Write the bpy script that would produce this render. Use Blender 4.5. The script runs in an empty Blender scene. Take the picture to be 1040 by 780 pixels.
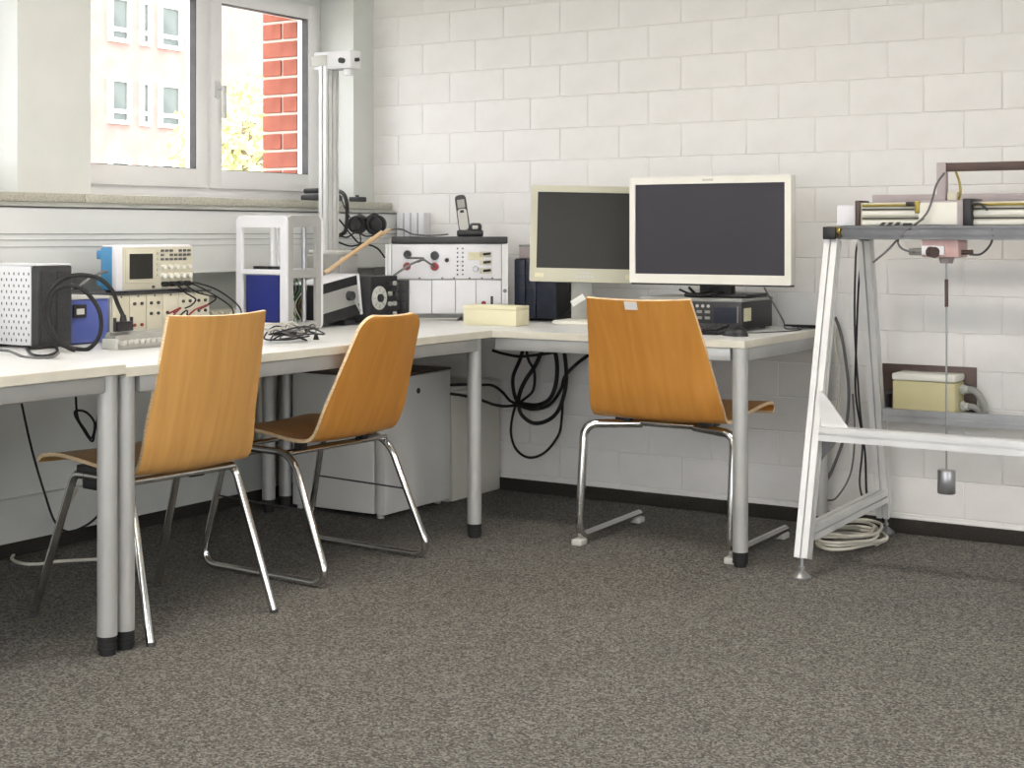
import bpy, bmesh, math, random
from mathutils import Vector, Matrix
R = math.radians
random.seed(7)
SC = bpy.context.scene
COL = SC.collection

# ------------------------------------------------------------------ camera
F, CX, HY, CH, TH = 1510.0, 520.0, 237.0, 1.10, R(32.2)
cs, sn = math.cos(TH), math.sin(TH)
cam_d = bpy.data.cameras.new('camera')
cam_d.sensor_width = 36.0
cam_d.lens = F / 1040.0 * 36.0
cam_d.shift_y = -(390.0 - HY) / 1040.0
cam_d.clip_end = 300
cam = bpy.data.objects.new('camera', cam_d)
COL.objects.link(cam)
cam.location = (0, 0, CH)
cam.rotation_euler = (R(90), 0, TH)
SC.camera = cam

# ------------------------------------------------------------------ light
LAMP = 29.0
SKY = 6.0
SUN = 1.2
SC.view_settings.view_transform = 'Standard'
SC.view_settings.look = 'None'
SC.view_settings.gamma = 1.0
SC.view_settings.exposure = 0.0
SC.view_settings.use_curve_mapping = False
w = bpy.data.worlds.new('overcast_sky')
SC.world = w
w.use_nodes = True
bg = w.node_tree.nodes['Background']
bg.inputs[0].default_value = (0.965, 0.972, 1.0, 1)
bg.inputs[1].default_value = SKY
sd = bpy.data.lights.new('sun', 'SUN')
sd.energy = SUN
sd.angle = R(8)
sd.color = (1.0, 0.95, 0.88)
sun = bpy.data.objects.new('sun', sd)
COL.objects.link(sun)
sun.rotation_euler = (0, R(42), R(-25))

# ------------------------------------------------------------------ pixel helpers (1040 x 780 frame)
def ray(x, y):
    u = (x - CX) / F
    return (u * cs - sn, u * sn + cs, -(y - HY) / F)
def onz(x, y, z):
    d = ray(x, y); t = (z - CH) / d[2]; return Vector((d[0]*t, d[1]*t, z))
def onx(x, y, X):
    d = ray(x, y); t = X / d[0]; return Vector((X, d[1]*t, CH + d[2]*t))
def ony(x, y, Y):
    d = ray(x, y); t = Y / d[1]; return Vector((d[0]*t, Y, CH + d[2]*t))
def at(x, y, t):
    d = ray(x, y); return Vector((d[0]*t, d[1]*t, CH + d[2]*t))

# ------------------------------------------------------------------ materials
def lin(h):
    if isinstance(h, str):
        v = [int(h[i:i+2], 16) / 255 for i in (0, 2, 4)]
        return tuple(c/12.92 if c <= .04045 else ((c+.055)/1.055)**2.4 for c in v) + (1,)
    return tuple(h) + (1,)
MATS = {}
def mat(name, col, rough=.5, metal=0., col2=None, scale=30., detail=3., bump=0., bscale=None,
        stretch=(1, 1, 1), spec=None, emit=None, estr=0., coat=0., lo=.35, hi=.65):
    m = bpy.data.materials.new(name); m.use_nodes = True
    nt = m.node_tree; b = nt.nodes['Principled BSDF']
    b.inputs['Base Color'].default_value = lin(col)
    b.inputs['Roughness'].default_value = rough
    b.inputs['Metallic'].default_value = metal
    if spec is not None: b.inputs['Specular IOR Level'].default_value = spec
    if coat: b.inputs['Coat Weight'].default_value = coat; b.inputs['Coat Roughness'].default_value = .15
    if emit is not None:
        b.inputs['Emission Color'].default_value = lin(emit); b.inputs['Emission Strength'].default_value = estr
    if col2 is not None or bump:
        tc = nt.nodes.new('ShaderNodeTexCoord'); mp = nt.nodes.new('ShaderNodeMapping')
        mp.inputs['Scale'].default_value = stretch
        nt.links.new(tc.outputs['Object'], mp.inputs['Vector'])
    if col2 is not None:
        n = nt.nodes.new('ShaderNodeTexNoise'); n.inputs['Scale'].default_value = scale
        n.inputs['Detail'].default_value = detail
        nt.links.new(mp.outputs[0], n.inputs['Vector'])
        r = nt.nodes.new('ShaderNodeValToRGB')
        r.color_ramp.elements[0].position = lo; r.color_ramp.elements[0].color = lin(col)
        r.color_ramp.elements[1].position = hi; r.color_ramp.elements[1].color = lin(col2)
        nt.links.new(n.outputs['Fac'], r.inputs[0])
        nt.links.new(r.outputs[0], b.inputs['Base Color'])
    if bump:
        n2 = nt.nodes.new('ShaderNodeTexNoise'); n2.inputs['Scale'].default_value = bscale or scale
        n2.inputs['Detail'].default_value = 4
        nt.links.new(mp.outputs[0], n2.inputs['Vector'])
        bp = nt.nodes.new('ShaderNodeBump'); bp.inputs['Strength'].default_value = bump
        bp.inputs['Distance'].default_value = .004
        nt.links.new(n2.outputs['Fac'], bp.inputs['Height'])
        nt.links.new(bp.outputs[0], b.inputs['Normal'])
    MATS[name] = m
    return m

def carpet_mat():
    m = bpy.data.materials.new('carpet'); m.use_nodes = True
    nt = m.node_tree; b = nt.nodes['Principled BSDF']
    b.inputs['Roughness'].default_value = .95; b.inputs['Specular IOR Level'].default_value = .1
    tc = nt.nodes.new('ShaderNodeTexCoord')
    vo = nt.nodes.new('ShaderNodeTexVoronoi'); vo.inputs['Scale'].default_value = 190
    nt.links.new(tc.outputs['Object'], vo.inputs['Vector'])
    n = nt.nodes.new('ShaderNodeTexNoise'); n.inputs['Scale'].default_value = 210; n.inputs['Detail'].default_value = 3
    nt.links.new(tc.outputs['Object'], n.inputs['Vector'])
    bw = nt.nodes.new('ShaderNodeSeparateColor'); nt.links.new(vo.outputs['Color'], bw.inputs[0])
    mm = nt.nodes.new('ShaderNodeMix'); mm.inputs[0].default_value = .45
    nt.links.new(bw.outputs[0], mm.inputs[2]); nt.links.new(n.outputs['Fac'], mm.inputs[3])
    r = nt.nodes.new('ShaderNodeValToRGB')
    r.color_ramp.elements[0].position = .14; r.color_ramp.elements[0].color = lin('383735')
    r.color_ramp.elements[1].position = .84; r.color_ramp.elements[1].color = lin('8b8984')
    e = r.color_ramp.elements.new(.48); e.color = lin('5f5e5a')
    nt.links.new(mm.outputs[0], r.inputs[0])
    n3 = nt.nodes.new('ShaderNodeTexNoise'); n3.inputs['Scale'].default_value = 2.2; n3.inputs['Detail'].default_value = 3
    nt.links.new(tc.outputs['Object'], n3.inputs['Vector'])
    mr = nt.nodes.new('ShaderNodeMapRange'); mr.inputs[3].default_value = .86; mr.inputs[4].default_value = 1.1
    nt.links.new(n3.outputs['Fac'], mr.inputs[0])
    mx = nt.nodes.new('ShaderNodeMix'); mx.data_type = 'RGBA'; mx.blend_type = 'MULTIPLY'; mx.inputs[0].default_value = 1
    nt.links.new(r.outputs[0], mx.inputs[6]); nt.links.new(mr.outputs[0], mx.inputs[7])
    nt.links.new(mx.outputs[2], b.inputs['Base Color'])
    bp = nt.nodes.new('ShaderNodeBump'); bp.inputs['Strength'].default_value = .5; bp.inputs['Distance'].default_value = .004
    nt.links.new(n.outputs['Fac'], bp.inputs['Height']); nt.links.new(bp.outputs[0], b.inputs['Normal'])
    MATS['carpet'] = m

def wood_mat(name, c1, c2, c3, axis):
    m = bpy.data.materials.new(name); m.use_nodes = True
    nt = m.node_tree; b = nt.nodes['Principled BSDF']
    b.inputs['Roughness'].default_value = .38
    b.inputs['Coat Weight'].default_value = .15; b.inputs['Coat Roughness'].default_value = .25
    tc = nt.nodes.new('ShaderNodeTexCoord'); mp = nt.nodes.new('ShaderNodeMapping')
    mp.inputs['Scale'].default_value = axis
    nt.links.new(tc.outputs['Object'], mp.inputs['Vector'])
    n = nt.nodes.new('ShaderNodeTexNoise'); n.inputs['Scale'].default_value = 7; n.inputs['Detail'].default_value = 7
    n.inputs['Distortion'].default_value = .6
    nt.links.new(mp.outputs[0], n.inputs['Vector'])
    r = nt.nodes.new('ShaderNodeValToRGB')
    r.color_ramp.elements[0].position = .3; r.color_ramp.elements[0].color = lin(c1)
    r.color_ramp.elements[1].position = .72; r.color_ramp.elements[1].color = lin(c3)
    e = r.color_ramp.elements.new(.5); e.color = lin(c2)
    nt.links.new(n.outputs['Fac'], r.inputs[0]); nt.links.new(r.outputs[0], b.inputs['Base Color'])
    MATS[name] = m

carpet_mat()
mat('block_paint', 'e9e8e6', .62, col2='e2e1de', scale=6, bump=.12, bscale=70)
mat('joint_paint', 'e4e3e0', .75, bump=.2, bscale=90)
mat('plaster', 'd7dad6', .7, col2='d1d4d0', scale=5, bump=.06, bscale=50)
mat('ceiling_paint', 'efeeea', .85, bump=.1, bscale=40)
mat('wall_paint', 'e4e1da', .75, bump=.08, bscale=50)
mat('skirting', '24211d', .9, col2='332f2a', scale=150, bump=.3)
mat('sill_stone', 'a3a296', .45, col2='bfbdb0', scale=140, detail=5)
mat('trunking_white', 'd9dcda', .45, col2='d3d6d4', scale=3)
mat('seam_grey', 'a5a8a4', .6, col2='989b97', scale=12)
mat('pvc_white', 'f0f0f0', .35, col2='ebebec', scale=4)
mat('gasket', '4a4648', .6, col2='3c393b', scale=20)
mat('laminate', 'd9dbda', .38, col2='d3d5d4', scale=9)
mat('edge_band', 'cfccbe', .5, col2='c7c4b5', scale=14)
mat('alu', 'b4b6b8', .34, metal=.85, col2='a4a6a9', scale=8, stretch=(1, 1, .05))
mat('alu_light', 'dfe0df', .42, metal=.35, col2='d3d4d4', scale=6)
mat('silver_paint', 'b3b4b2', .4, metal=.35, col2='a9aaa8', scale=5)
mat('alu_dark', '77787a', .4, metal=.6, col2='6a6b6d', scale=9)
mat('groove', '3c3d3f', .6, col2='2e2f31', scale=15)
mat('chrome', 'd9d9d8', .12, metal=1., col2='cfcfce', scale=5)
mat('black_plastic', '17171a', .42, col2='202024', scale=25)
mat('black_rubber', '101011', .7, col2='19191a', scale=30)
mat('charcoal', '2d2d30', .5, col2='38383b', scale=18)
mat('dark_mesh', '26272a', .55, col2='3a3b3e', scale=220, detail=1)
mat('white_metal', 'e4e5e8', .4, col2='dadbe0', scale=4)
mat('grey_plastic', '9c9d98', .5, col2='90918c', scale=10)
mat('light_grey', 'c6c7c2', .5, col2='bbbcb6', scale=10)
mat('beige_plastic', 'cdcab8', .5, col2='c5c2ae', scale=7)
mat('cream_plastic', 'e4dfc0', .5, col2='dcd7b6', scale=6)
mat('yellow_plastic', 'c6c096', .5, col2='bdb78c', scale=6)
mat('monitor_beige', 'bfbeab', .45, col2='b9b8a4', scale=5)
mat('monitor_ivory', 'e6e5dc', .42, col2='e0dfd5', scale=5)
mat('screen_black', '252522', .38, col2='292926', scale=3, spec=.35)
mat('screen_violet', '34323a', .36, col2='302e36', scale=3, spec=.4)
mat('scope_blue', '4d8fbd', .45, col2='4686b4', scale=8)
mat('box_blue', '5362a6', .45, col2='4a599c', scale=8)
mat('panel_blue', '1d2c7c', .45, col2='1a2872', scale=8)
mat('navy', '232a3c', .45, col2='1b2130', scale=30)
mat('red_plastic', '8c2a33', .45, col2='7d242d', scale=15)
mat('pink_box', 'c9a9a6', .5, col2='bf9c99', scale=12)
mat('brown_metal', '5c4a45', .45, metal=.3, col2='4e3f3b', scale=10)
mat('mauve_grey', 'b3a9aa', .5, col2='a89e9f', scale=10)
mat('brass', '9a8a4a', .35, metal=.8, col2='8c7c3f', scale=20)
mat('tan_wood', 'cbb08c', .55, col2='bfa27c', scale=30, stretch=(1, 1, .1))
mat('paper', 'e6e6e2', .8, col2='dededa', scale=8)
mat('sticker', 'd6d2b4', .7, col2='cbc7a8', scale=20)
mat('grey_cable', '6b6b6c', .55, col2='5e5e5f', scale=20)
mat('white_cable', 'c9c6ba', .55, col2='bdbaad', scale=20)
mat('fridge_white', 'dcdcd8', .4, col2='d3d3cf', scale=3)
mat('cabinet_white', 'd5d3cb', .5, col2='cbc9c0', scale=3)
mat('radiator_white', 'dcd9ca', .45, col2='d3d0c0', scale=4)
mat('ply_edge', 'e8d3b0', .5, col2='d2b384', scale=40, stretch=(1, 1, 6))
mat('led_green', '3f7a3f', .4, col2='356b35', scale=20)
mat('outer_brick', 'a8604e', .85, col2='92503f', scale=14, bump=.4, bscale=60)
mat('outer_mortar', 'c9beb4', .9, bump=.4, bscale=60)
mat('facade', 'a58c85', .85, col2='9d817a', scale=1.4, bump=.1, bscale=6)
mat('facade_frame', 'f2f1ee', .6, col2='eaeae6', scale=3)
mat('facade_pane', '66706c', .2, col2='4d5653', scale=.5)
mat('bark', '9a8a78', .9, col2='85766a', scale=12, bump=.5)
mat('leaf', 'c2c890', .7, col2='d2d4a4', scale=3)
mat('ground', 'b9b6ab', .9, col2='a6a398', scale=1.2)
mat('lamp_body', 'e8e8e6', .5, col2='dfdfdd', scale=4)
mat('lamp_glow', 'ffffff', .5, emit=(1.0, .905, .82), estr=LAMP)
wood_mat('beech', 'be8238', 'c6893d', 'ce9145', (5, 1.2, .45))
wood_mat('beech_pale', 'bf8e4d', 'c79654', 'cf9e5c', (5, 1.2, .4))
def glass_mat():
    m = bpy.data.materials.new('window_glass'); m.use_nodes = True
    nt = m.node_tree; nt.nodes.remove(nt.nodes['Principled BSDF'])
    out = nt.nodes['Material Output']
    t = nt.nodes.new('ShaderNodeBsdfTransparent'); t.inputs[0].default_value = (.965, .965, .965, 1)
    g = nt.nodes.new('ShaderNodeBsdfGlossy'); g.inputs['Roughness'].default_value = .02
    f = nt.nodes.new('ShaderNodeFresnel'); f.inputs[0].default_value = 1.3
    x = nt.nodes.new('ShaderNodeMixShader')
    ge = nt.nodes.new('ShaderNodeNewGeometry')      # reflect only at the outer skin of the thin pane
    iv = nt.nodes.new('ShaderNodeMath'); iv.operation = 'SUBTRACT'; iv.inputs[0].default_value = 1; nt.links.new(ge.outputs['Backfacing'], iv.inputs[1])
    mu = nt.nodes.new('ShaderNodeMath'); mu.operation = 'MULTIPLY'; nt.links.new(f.outputs[0], mu.inputs[0]); nt.links.new(iv.outputs[0], mu.inputs[1])
    nt.links.new(mu.outputs[0], x.inputs[0]); nt.links.new(t.outputs[0], x.inputs[1]); nt.links.new(g.outputs[0], x.inputs[2])
    nt.links.new(x.outputs[0], out.inputs[0])
    MATS['window_glass'] = m
glass_mat()

# ------------------------------------------------------------------ geometry helpers
def box(bm, x0, x1, y0, y1, z0, z1, bev=0., M=None, seg=2):
    t = bmesh.new()
    bmesh.ops.create_cube(t, size=1)
    bmesh.ops.scale(t, vec=(abs(x1-x0), abs(y1-y0), abs(z1-z0)), verts=t.verts)
    bmesh.ops.translate(t, vec=((x0+x1)/2, (y0+y1)/2, (z0+z1)/2), verts=t.verts)
    if bev:
        bmesh.ops.bevel(t, geom=t.edges[:], offset=bev, segments=seg, profile=.5, affect='EDGES')
    merge(bm, t, M)
    return bm
def merge(bm, t, M=None, mi=None):
    vs = {}
    for v in t.verts:
        vs[v] = bm.verts.new(M @ v.co if M is not None else v.co)
    for f in t.faces:
        try:
            nf = bm.faces.new([vs[v] for v in f.verts]); nf.material_index = f.material_index if mi is None else mi
        except ValueError:
            pass
    t.free()
def basis(d):
    d = d.normalized()
    u = d.orthogonal().normalized()
    return u, d.cross(u)
def cyl(bm, p0, p1, r, r2=None, n=16):
    p0, p1 = Vector(p0), Vector(p1); r2 = r if r2 is None else r2
    u, v = basis(p1 - p0)
    a = [bm.verts.new(p0 + (u*math.cos(t)+v*math.sin(t))*r) for t in [2*math.pi*i/n for i in range(n)]]
    b = [bm.verts.new(p1 + (u*math.cos(t)+v*math.sin(t))*r2) for t in [2*math.pi*i/n for i in range(n)]]
    for i in range(n):
        bm.faces.new((a[i], a[(i+1) % n], b[(i+1) % n], b[i]))
    bm.faces.new(a[::-1]); bm.faces.new(b)
    return bm
def tube(bm, pts, r, n=8, closed=False):
    pts = [Vector(p) for p in pts]
    k = len(pts); rings = []; u = None
    for i, p in enumerate(pts):
        if closed: d = pts[(i+1) % k] - pts[i-1]
        else: d = pts[min(i+1, k-1)] - pts[max(i-1, 0)]
        if d.length < 1e-9: d = Vector((0, 0, 1))
        d.normalize()
        if u is None: u = d.orthogonal().normalized()
        else:
            u = u - d*u.dot(d)
            u = u.normalized() if u.length > 1e-6 else d.orthogonal().normalized()
        v = d.cross(u)
        rings.append([bm.verts.new(p + (u*math.cos(2*math.pi*j/n)+v*math.sin(2*math.pi*j/n))*r) for j in range(n)])
    for i in range(k if closed else k-1):
        a, b = rings[i], rings[(i+1) % k]
        for j in range(n):
            bm.faces.new((a[j], a[(j+1) % n], b[(j+1) % n], b[j]))
    if not closed:
        bm.faces.new(rings[0][::-1]); bm.faces.new(rings[-1])
    return bm
def fillet(pts, rad, seg=6, closed=False):
    pts = [Vector(p) for p in pts]; out = []; k = len(pts)
    for i, p in enumerate(pts):
        if not closed and i in (0, k-1): out.append(p); continue
        a, b = pts[i-1] - p, pts[(i+1) % k] - p
        r = min(rad, a.length*.49, b.length*.49)
        a.normalize(); b.normalize()
        for j in range(seg+1):
            t = j/seg
            out.append(p + a*r*(1-t)**2 + b*r*t**2)
    return out
def spline(pts, k=8, closed=False):
    P = [Vector(p) for p in pts]; n = len(P); out = []
    for i in range(n if closed else n-1):
        if closed: p0, p1, p2, p3 = P[i-1], P[i], P[(i+1) % n], P[(i+2) % n]
        else: p0, p1, p2, p3 = P[max(i-1, 0)], P[i], P[i+1], P[min(i+2, n-1)]
        for j in range(k):
            t = j/k
            out.append(.5*((2*p1)+(p2-p0)*t+(2*p0-5*p1+4*p2-p3)*t*t+(3*p1-p0-3*p2+p3)*t**3))
    if not closed: out.append(P[-1])
    return out
def prism(bm, poly, fn, a, b):
    """poly: 2-D points; fn(u, v, w) -> 3-D; extruded over w from a to b"""
    A = [bm.verts.new(fn(u, v, a)) for u, v in poly]; B = [bm.verts.new(fn(u, v, b)) for u, v in poly]
    n = len(poly)
    bm.faces.new(A[::-1]); bm.faces.new(B)
    for i in range(n): bm.faces.new((A[i], A[(i+1) % n], B[(i+1) % n], B[i]))
    return bm
def rrect(x0, x1, y0, y1, r, seg=5):
    out = []
    for cx_, cy_, a0 in ((x1-r, y1-r, 0), (x0+r, y1-r, 90), (x0+r, y0+r, 180), (x1-r, y0+r, 270)):
        for j in range(seg+1):
            a = R(a0 + 90*j/seg); out.append((cx_+r*math.cos(a), cy_+r*math.sin(a)))
    return out
def ring_prism(bm, outer, inner, fn, a, b):
    n = len(outer)
    V = [[bm.verts.new(fn(u, v, w_)) for u, v in L] for L in (outer, inner) for w_ in (a, b)]
    oa, ob, ia, ib = V
    for i in range(n):
        j = (i+1) % n
        bm.faces.new((oa[i], oa[j], ob[j], ob[i])); bm.faces.new((ia[j], ia[i], ib[i], ib[j]))
        bm.faces.new((oa[j], oa[i], ia[i], ia[j])); bm.faces.new((ob[i], ob[j], ib[j], ib[i]))
    return bm
def lathe(bm, prof, n=24, M=None):
    rings = []
    for r, z in prof:
        rings.append([(M @ Vector((r*math.cos(2*math.pi*j/n), r*math.sin(2*math.pi*j/n), z))) if M else
                      Vector((r*math.cos(2*math.pi*j/n), r*math.sin(2*math.pi*j/n), z)) for j in range(n)])
    rings = [[bm.verts.new(p) for p in L] for L in rings]
    for a, b in zip(rings, rings[1:]):
        for j in range(n): bm.faces.new((a[j], a[(j+1) % n], b[(j+1) % n], b[j]))
    bm.faces.new(rings[0][::-1]); bm.faces.new(rings[-1])
    return bm
def B(): return bmesh.new()
def obj(name, bm, m, parent=None, ang=38, norm=True):
    if norm: bmesh.ops.recalc_face_normals(bm, faces=bm.faces[:])
    for f in bm.faces: f.smooth = True
    for e in bm.edges:
        if len(e.link_faces) == 2 and e.calc_face_angle(0) > R(ang): e.smooth = False
    me = bpy.data.meshes.new(name); bm.to_mesh(me); bm.free()
    for k in (m if isinstance(m, (list, tuple)) else [m]): me.materials.append(MATS[k])
    o = bpy.data.objects.new(name, me); COL.objects.link(o)
    if parent: o.parent = parent
    return o
def thing(name, label, cat, loc=(0, 0, 0), rz=0., group=None):
    o = bpy.data.objects.new(name, None); COL.objects.link(o)
    o.empty_display_size = .1
    o.location = loc; o.rotation_euler = (0, 0, rz)
    return tag(o, label, cat, group)
def tag(o, label, cat, group=None):
    o['label'] = label; o['category'] = cat
    if group: o['group'] = group
    return o
def struct(name, bm, m, parent=None, label=None):
    o = obj(name, bm, m, parent)
    if parent is None: o['kind'] = 'structure'
    if label: o['label'] = label
    return o
def sbox(*a, **k): return box(B(), *a, **k)
def cable(name, pts, r, m, label, cat='cable', k=8, n=7, closed=False):
    """a cable whose origin sits at its first point"""
    o0 = Vector(pts[0])
    o = obj(name, tube(B(), [p-o0 for p in spline(pts, k, closed)], r, n, closed), m)
    o.location = o0
    return tag(o, label, cat)
def dup(o, parent=None):
    c = o.copy(); COL.objects.link(c); c.parent = parent
    for ch in list(o.children):
        dup(ch, c)
    return c

# ================================================================== THE SETTING
YB, XL = 5.39, -4.14          # back wall plane, window wall plane
XR, YF, ZC = 3.3, -1.7, 2.95
struct('floor', sbox(XL-.4, XR+.1, YF-.1, YB+.25, -.1, 0), 'carpet', label='grey-brown speckled carpet floor')
struct('ceiling', sbox(XL-.5, XR+.2, YF-.2, YB+.3, ZC, ZC+.2), 'ceiling_paint', label='white painted ceiling')
bm = B()
RO = [(-1.0, .9), (1.3, 3.2)]                       # invented openings in the right-hand wall, out of view, added as daylight fill
box(bm, XR, XR+.2, YF-.2, YB+.25, 0, .3); box(bm, XR, XR+.2, YF-.2, YB+.25, 2.45, ZC)
ys = [YF-.2] + [v for o_ in RO for v in o_] + [YB+.25]
for i in range(0, len(ys), 2): box(bm, XR, XR+.2, ys[i], ys[i+1], .3, 2.45)
struct('wall_right', bm, 'wall_paint', label='off-white wall with two added fill-light windows')
for i, (y0, y1) in enumerate(RO):
    f = B()
    for p in ((y0, y0+.07, .3, 2.45), (y1-.07, y1, .3, 2.45), (y0+.069, y1-.069, .3, .38), (y0+.069, y1-.069, 2.37, 2.45), ((y0+y1)/2-.05, (y0+y1)/2+.05, .379, 2.371)):
        box(f, XR+.07, XR+.14, p[0], p[1], p[2], p[3], bev=.003)
    wo = struct('window_%d' % (7+i), f, 'pvc_white', label='unseen white window added in the right-hand wall for fill light')
    struct('pane', sbox(XR+.1, XR+.106, y0+.05, y1-.05, .35, 2.4), 'window_glass', wo)
bm = B()
FO = [(-3.4, -1.35), (-1.05, 1.0)]      # openings behind the camera for unseen windows, added to brighten the room
box(bm, XL-.4, XR, YF-.2, YF, 0, .3); box(bm, XL-.4, XR, YF-.2, YF, 2.65, ZC)
xs = [XL-.4] + [v for o_ in FO for v in o_] + [XR]
for i in range(0, len(xs), 2): box(bm, xs[i], xs[i+1], YF-.2, YF, .3, 2.65)
struct('wall_front', bm, 'wall_paint', label='off-white wall with a row of added fill-light windows')
for i, (x0, x1) in enumerate(FO):
    f = B()
    for p in ((x0, x0+.07, .3, 2.65), (x1-.07, x1, .3, 2.65), (x0+.069, x1-.069, .3, .38), (x0+.069, x1-.069, 2.57, 2.65), ((x0+x1)/2-.05, (x0+x1)/2+.05, .379, 2.571)):
        box(f, p[0], p[1], YF-.14, YF-.07, p[2], p[3], bev=.003)
    wo = struct('window_%d' % (5+i), f, 'pvc_white', label='unseen white window added behind the viewer for fill light')
    struct('pane', sbox(x0+.05, x1-.05, YF-.11, YF-.104, .35, 2.6), 'window_glass', wo)

# --- back wall: mortar bed plus one block per object
wb = struct('wall_back', sbox(XL-.4, XR, YB+.0025, YB+.25, 0, ZC), 'joint_paint', label='white painted block wall')
BW, BH, G = .2805, .1335, .0042
vis = {}
def blk(wd):
    key = round(wd, 3)
    if key not in vis:
        bm = B(); box(bm, -wd/2, wd/2, -.012, .012, -(BH-.0022)/2, (BH-.0022)/2, bev=.002, seg=1)
        o = obj('block', bm, 'block_paint', wb); vis[key] = o.data; return o
    o = bpy.data.objects.new('block', vis[key]); COL.objects.link(o); o.parent = wb; return o
row = 0
z1 = 1.941 + BH*2
rows = []
while z1 > .07:
    rows.append((z1-BH, z1, row)); z1 -= BH; row += 1
# the row 1.674..1.8075 carries joints at -3.717 + n*BW, its neighbours are shifted by half a block
rnd = random.Random(3)
XEND = -.75
for za, zb, r_ in rows:
    off = -3.717 if r_ % 2 == 1 else -3.302+BW/2-BW/2
    k0 = math.floor((XL+.0 - off)/BW)
    x = off + k0*BW
    while x < XEND:
        a, b = max(x, XL+.001), x+BW
        if b-a > .03:
            o = blk(b-a-G)
            o.location = ((a+b)/2, YB+.012+rnd.uniform(-.0008, .0008), (za+zb)/2)
        x += BW
zlow = rows[-1][0]
wb2 = sbox(XL, XR, YB-.003, YB+.01, .05, max(zlow, .06), bev=.002)
struct('plaster_base', wb2, 'block_paint', wb)
bm = sbox(XEND+BW, XR, YB, YB+.01, zlow, ZC); struct('plain_run', bm, 'block_paint', wb)
bm = sbox(XL, XEND+BW*1.2, YB, YB+.01, rows[0][1], ZC); struct('upper_run', bm, 'block_paint', wb)
struct('baseboard_back', sbox(XL, XR, YB-.016, YB+.002, 0, .052, bev=.003), 'skirting', label='dark carpet skirting strip along block wall')

# --- window wall
ZS, ZT = 1.21, 2.16           # parapet top / window head
XO = -4.60
piers = [(-1.7, -1.636), (-1.636+1.52, .204), (.204+1.352, 1.88), (3.40, 3.724), (5.245, YB+.01)]
bm = B()
box(bm, XO+.1, XL, YF, YB+.004, 0, ZS)
box(bm, XO+.1, XL, YF, YB+.004, ZT, ZC)
for a, b in piers: box(bm, XO+.1, XL, a, b, ZS, ZT)
wl = struct('wall_left', bm, 'plaster', label='white plastered window wall with piers')
# outer brickwork on the window reveal
obj('brick_bed', sbox(XO+.015, -4.39, 5.166, 5.5, 1.0, 2.3), 'outer_mortar', wl)
bmesh_cache = {}
def obrick(wd, loc):
    key = round(wd, 3)
    if key not in bmesh_cache:
        o = obj('brick', sbox(-wd/2, wd/2, -.05, .05, -.0355, .0355, bev=.003, seg=1), 'outer_brick', wl); bmesh_cache[key] = o.data
    else:
        o = bpy.data.objects.new('brick', bmesh_cache[key]); COL.objects.link(o); o.parent = wl
    o.location = loc
for i in range(14):
    z = 1.10 + i*.0835
    if i % 2: segs = [(-4.60, -4.49), (-4.48, -4.395)]
    else: segs = [(-4.60, -4.395)]
    for a, b in segs: obrick(b-a, ((a+b)/2, 5.208, z))
struct('baseboard_left', sbox(XL-.0, XL+.014, YF, YB-.016, 0, .052, bev=.003), 'skirting', label='dark carpet skirting strip under windows')
# lower wall panel below the radiator ledge
struct('trim_3', sbox(XL, XL+.028, YF, YB-.017, .052, .20, bev=.003), 'plaster', label='low white plinth along window wall')

def window(n, y0, y1, label):
    root = thing('window_%d' % n, label, 'window', (-4.35, (y0+y1)/2, ZS))
    del root['category']; root['kind'] = 'structure'
    def rel(bm):
        bmesh.ops.translate(bm, vec=(4.35, -(y0+y1)/2, -ZS), verts=bm.verts); return bm
    xa, xb = -4.39, -4.33
    f = B()
    for a, b, c, d in ((y0, y0+.055, ZS, ZT), (y1-.045, y1, ZS, ZT), (y0+.054, y1-.044, ZS, 1.295), (y0+.054, y1-.044, ZT-.05, ZT)):
        box(f, xa, xb, a, b, c, d, bev=.003)
    ym = (y0+y1)/2+.03
    box(f, xa, xb-.002, ym-.04, ym+.04, ZS+.002, ZT-.002, bev=.003)
    obj('frame', rel(f), 'pvc_white', root)
    for a, b, left in ((y0+.045, ym-.012, 1), (ym+.012, y1-.04, 0)):
        s = B(); t = .062
        for p in ((a, a+t, 1.285, ZT-.035), (b-t, b, 1.285, ZT-.035), (a+t*.9, b-t*.9, 1.285, 1.285+.078), (a+t*.9, b-t*.9, ZT-.035-.068, ZT-.035)):
            box(s, xa+.01, xb+.016, *p, bev=.005)
        so = obj('sash', rel(s), 'pvc_white', root)
        g = B(); e = .004
        ya, yb, za, zb = a+t-.002, b-t+.002, 1.285+.076, ZT-.035-.066
        for p in ((ya, ya+e, za, zb), (yb-.005, yb, za, zb), (ya, yb, za, za+e), (ya, yb, zb-e, zb)):
            box(g, xb-.02, xb+.012, *p)
        obj('gasket', rel(g), 'gasket', so)
        obj('pane', rel(sbox(xb-.03, xb-.024, ya, yb, za, zb)), 'window_glass', so)
    h = B()
    box(h, xb+.014, xb+.024, ym+.03, ym+.058, 1.66, 1.73, bev=.004)
    cyl(h, (xb+.02, ym+.044, 1.70), (xb+.06, ym+.044, 1.70), .009)
    box(h, xb+.05, xb+.064, ym+.034, ym+.054, 1.575, 1.71, bev=.005)
    obj('handle', rel(h), 'alu_light', root)
    sb = B(); box(sb, -4.66, -4.385, y0, y1, ZS-.03, ZS+.012)
    obj('outer_sill', rel(sb), 'alu_dark', root)
    return root
window(1, 3.724, 5.245, 'white double window beside the block wall')
window(2, 1.88, 3.40, 'white double window at the left edge')
window(3, .204, 1.556, 'white double window further along the wall')
window(4, -1.636, -.116, 'white double window furthest along the wall')

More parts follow.
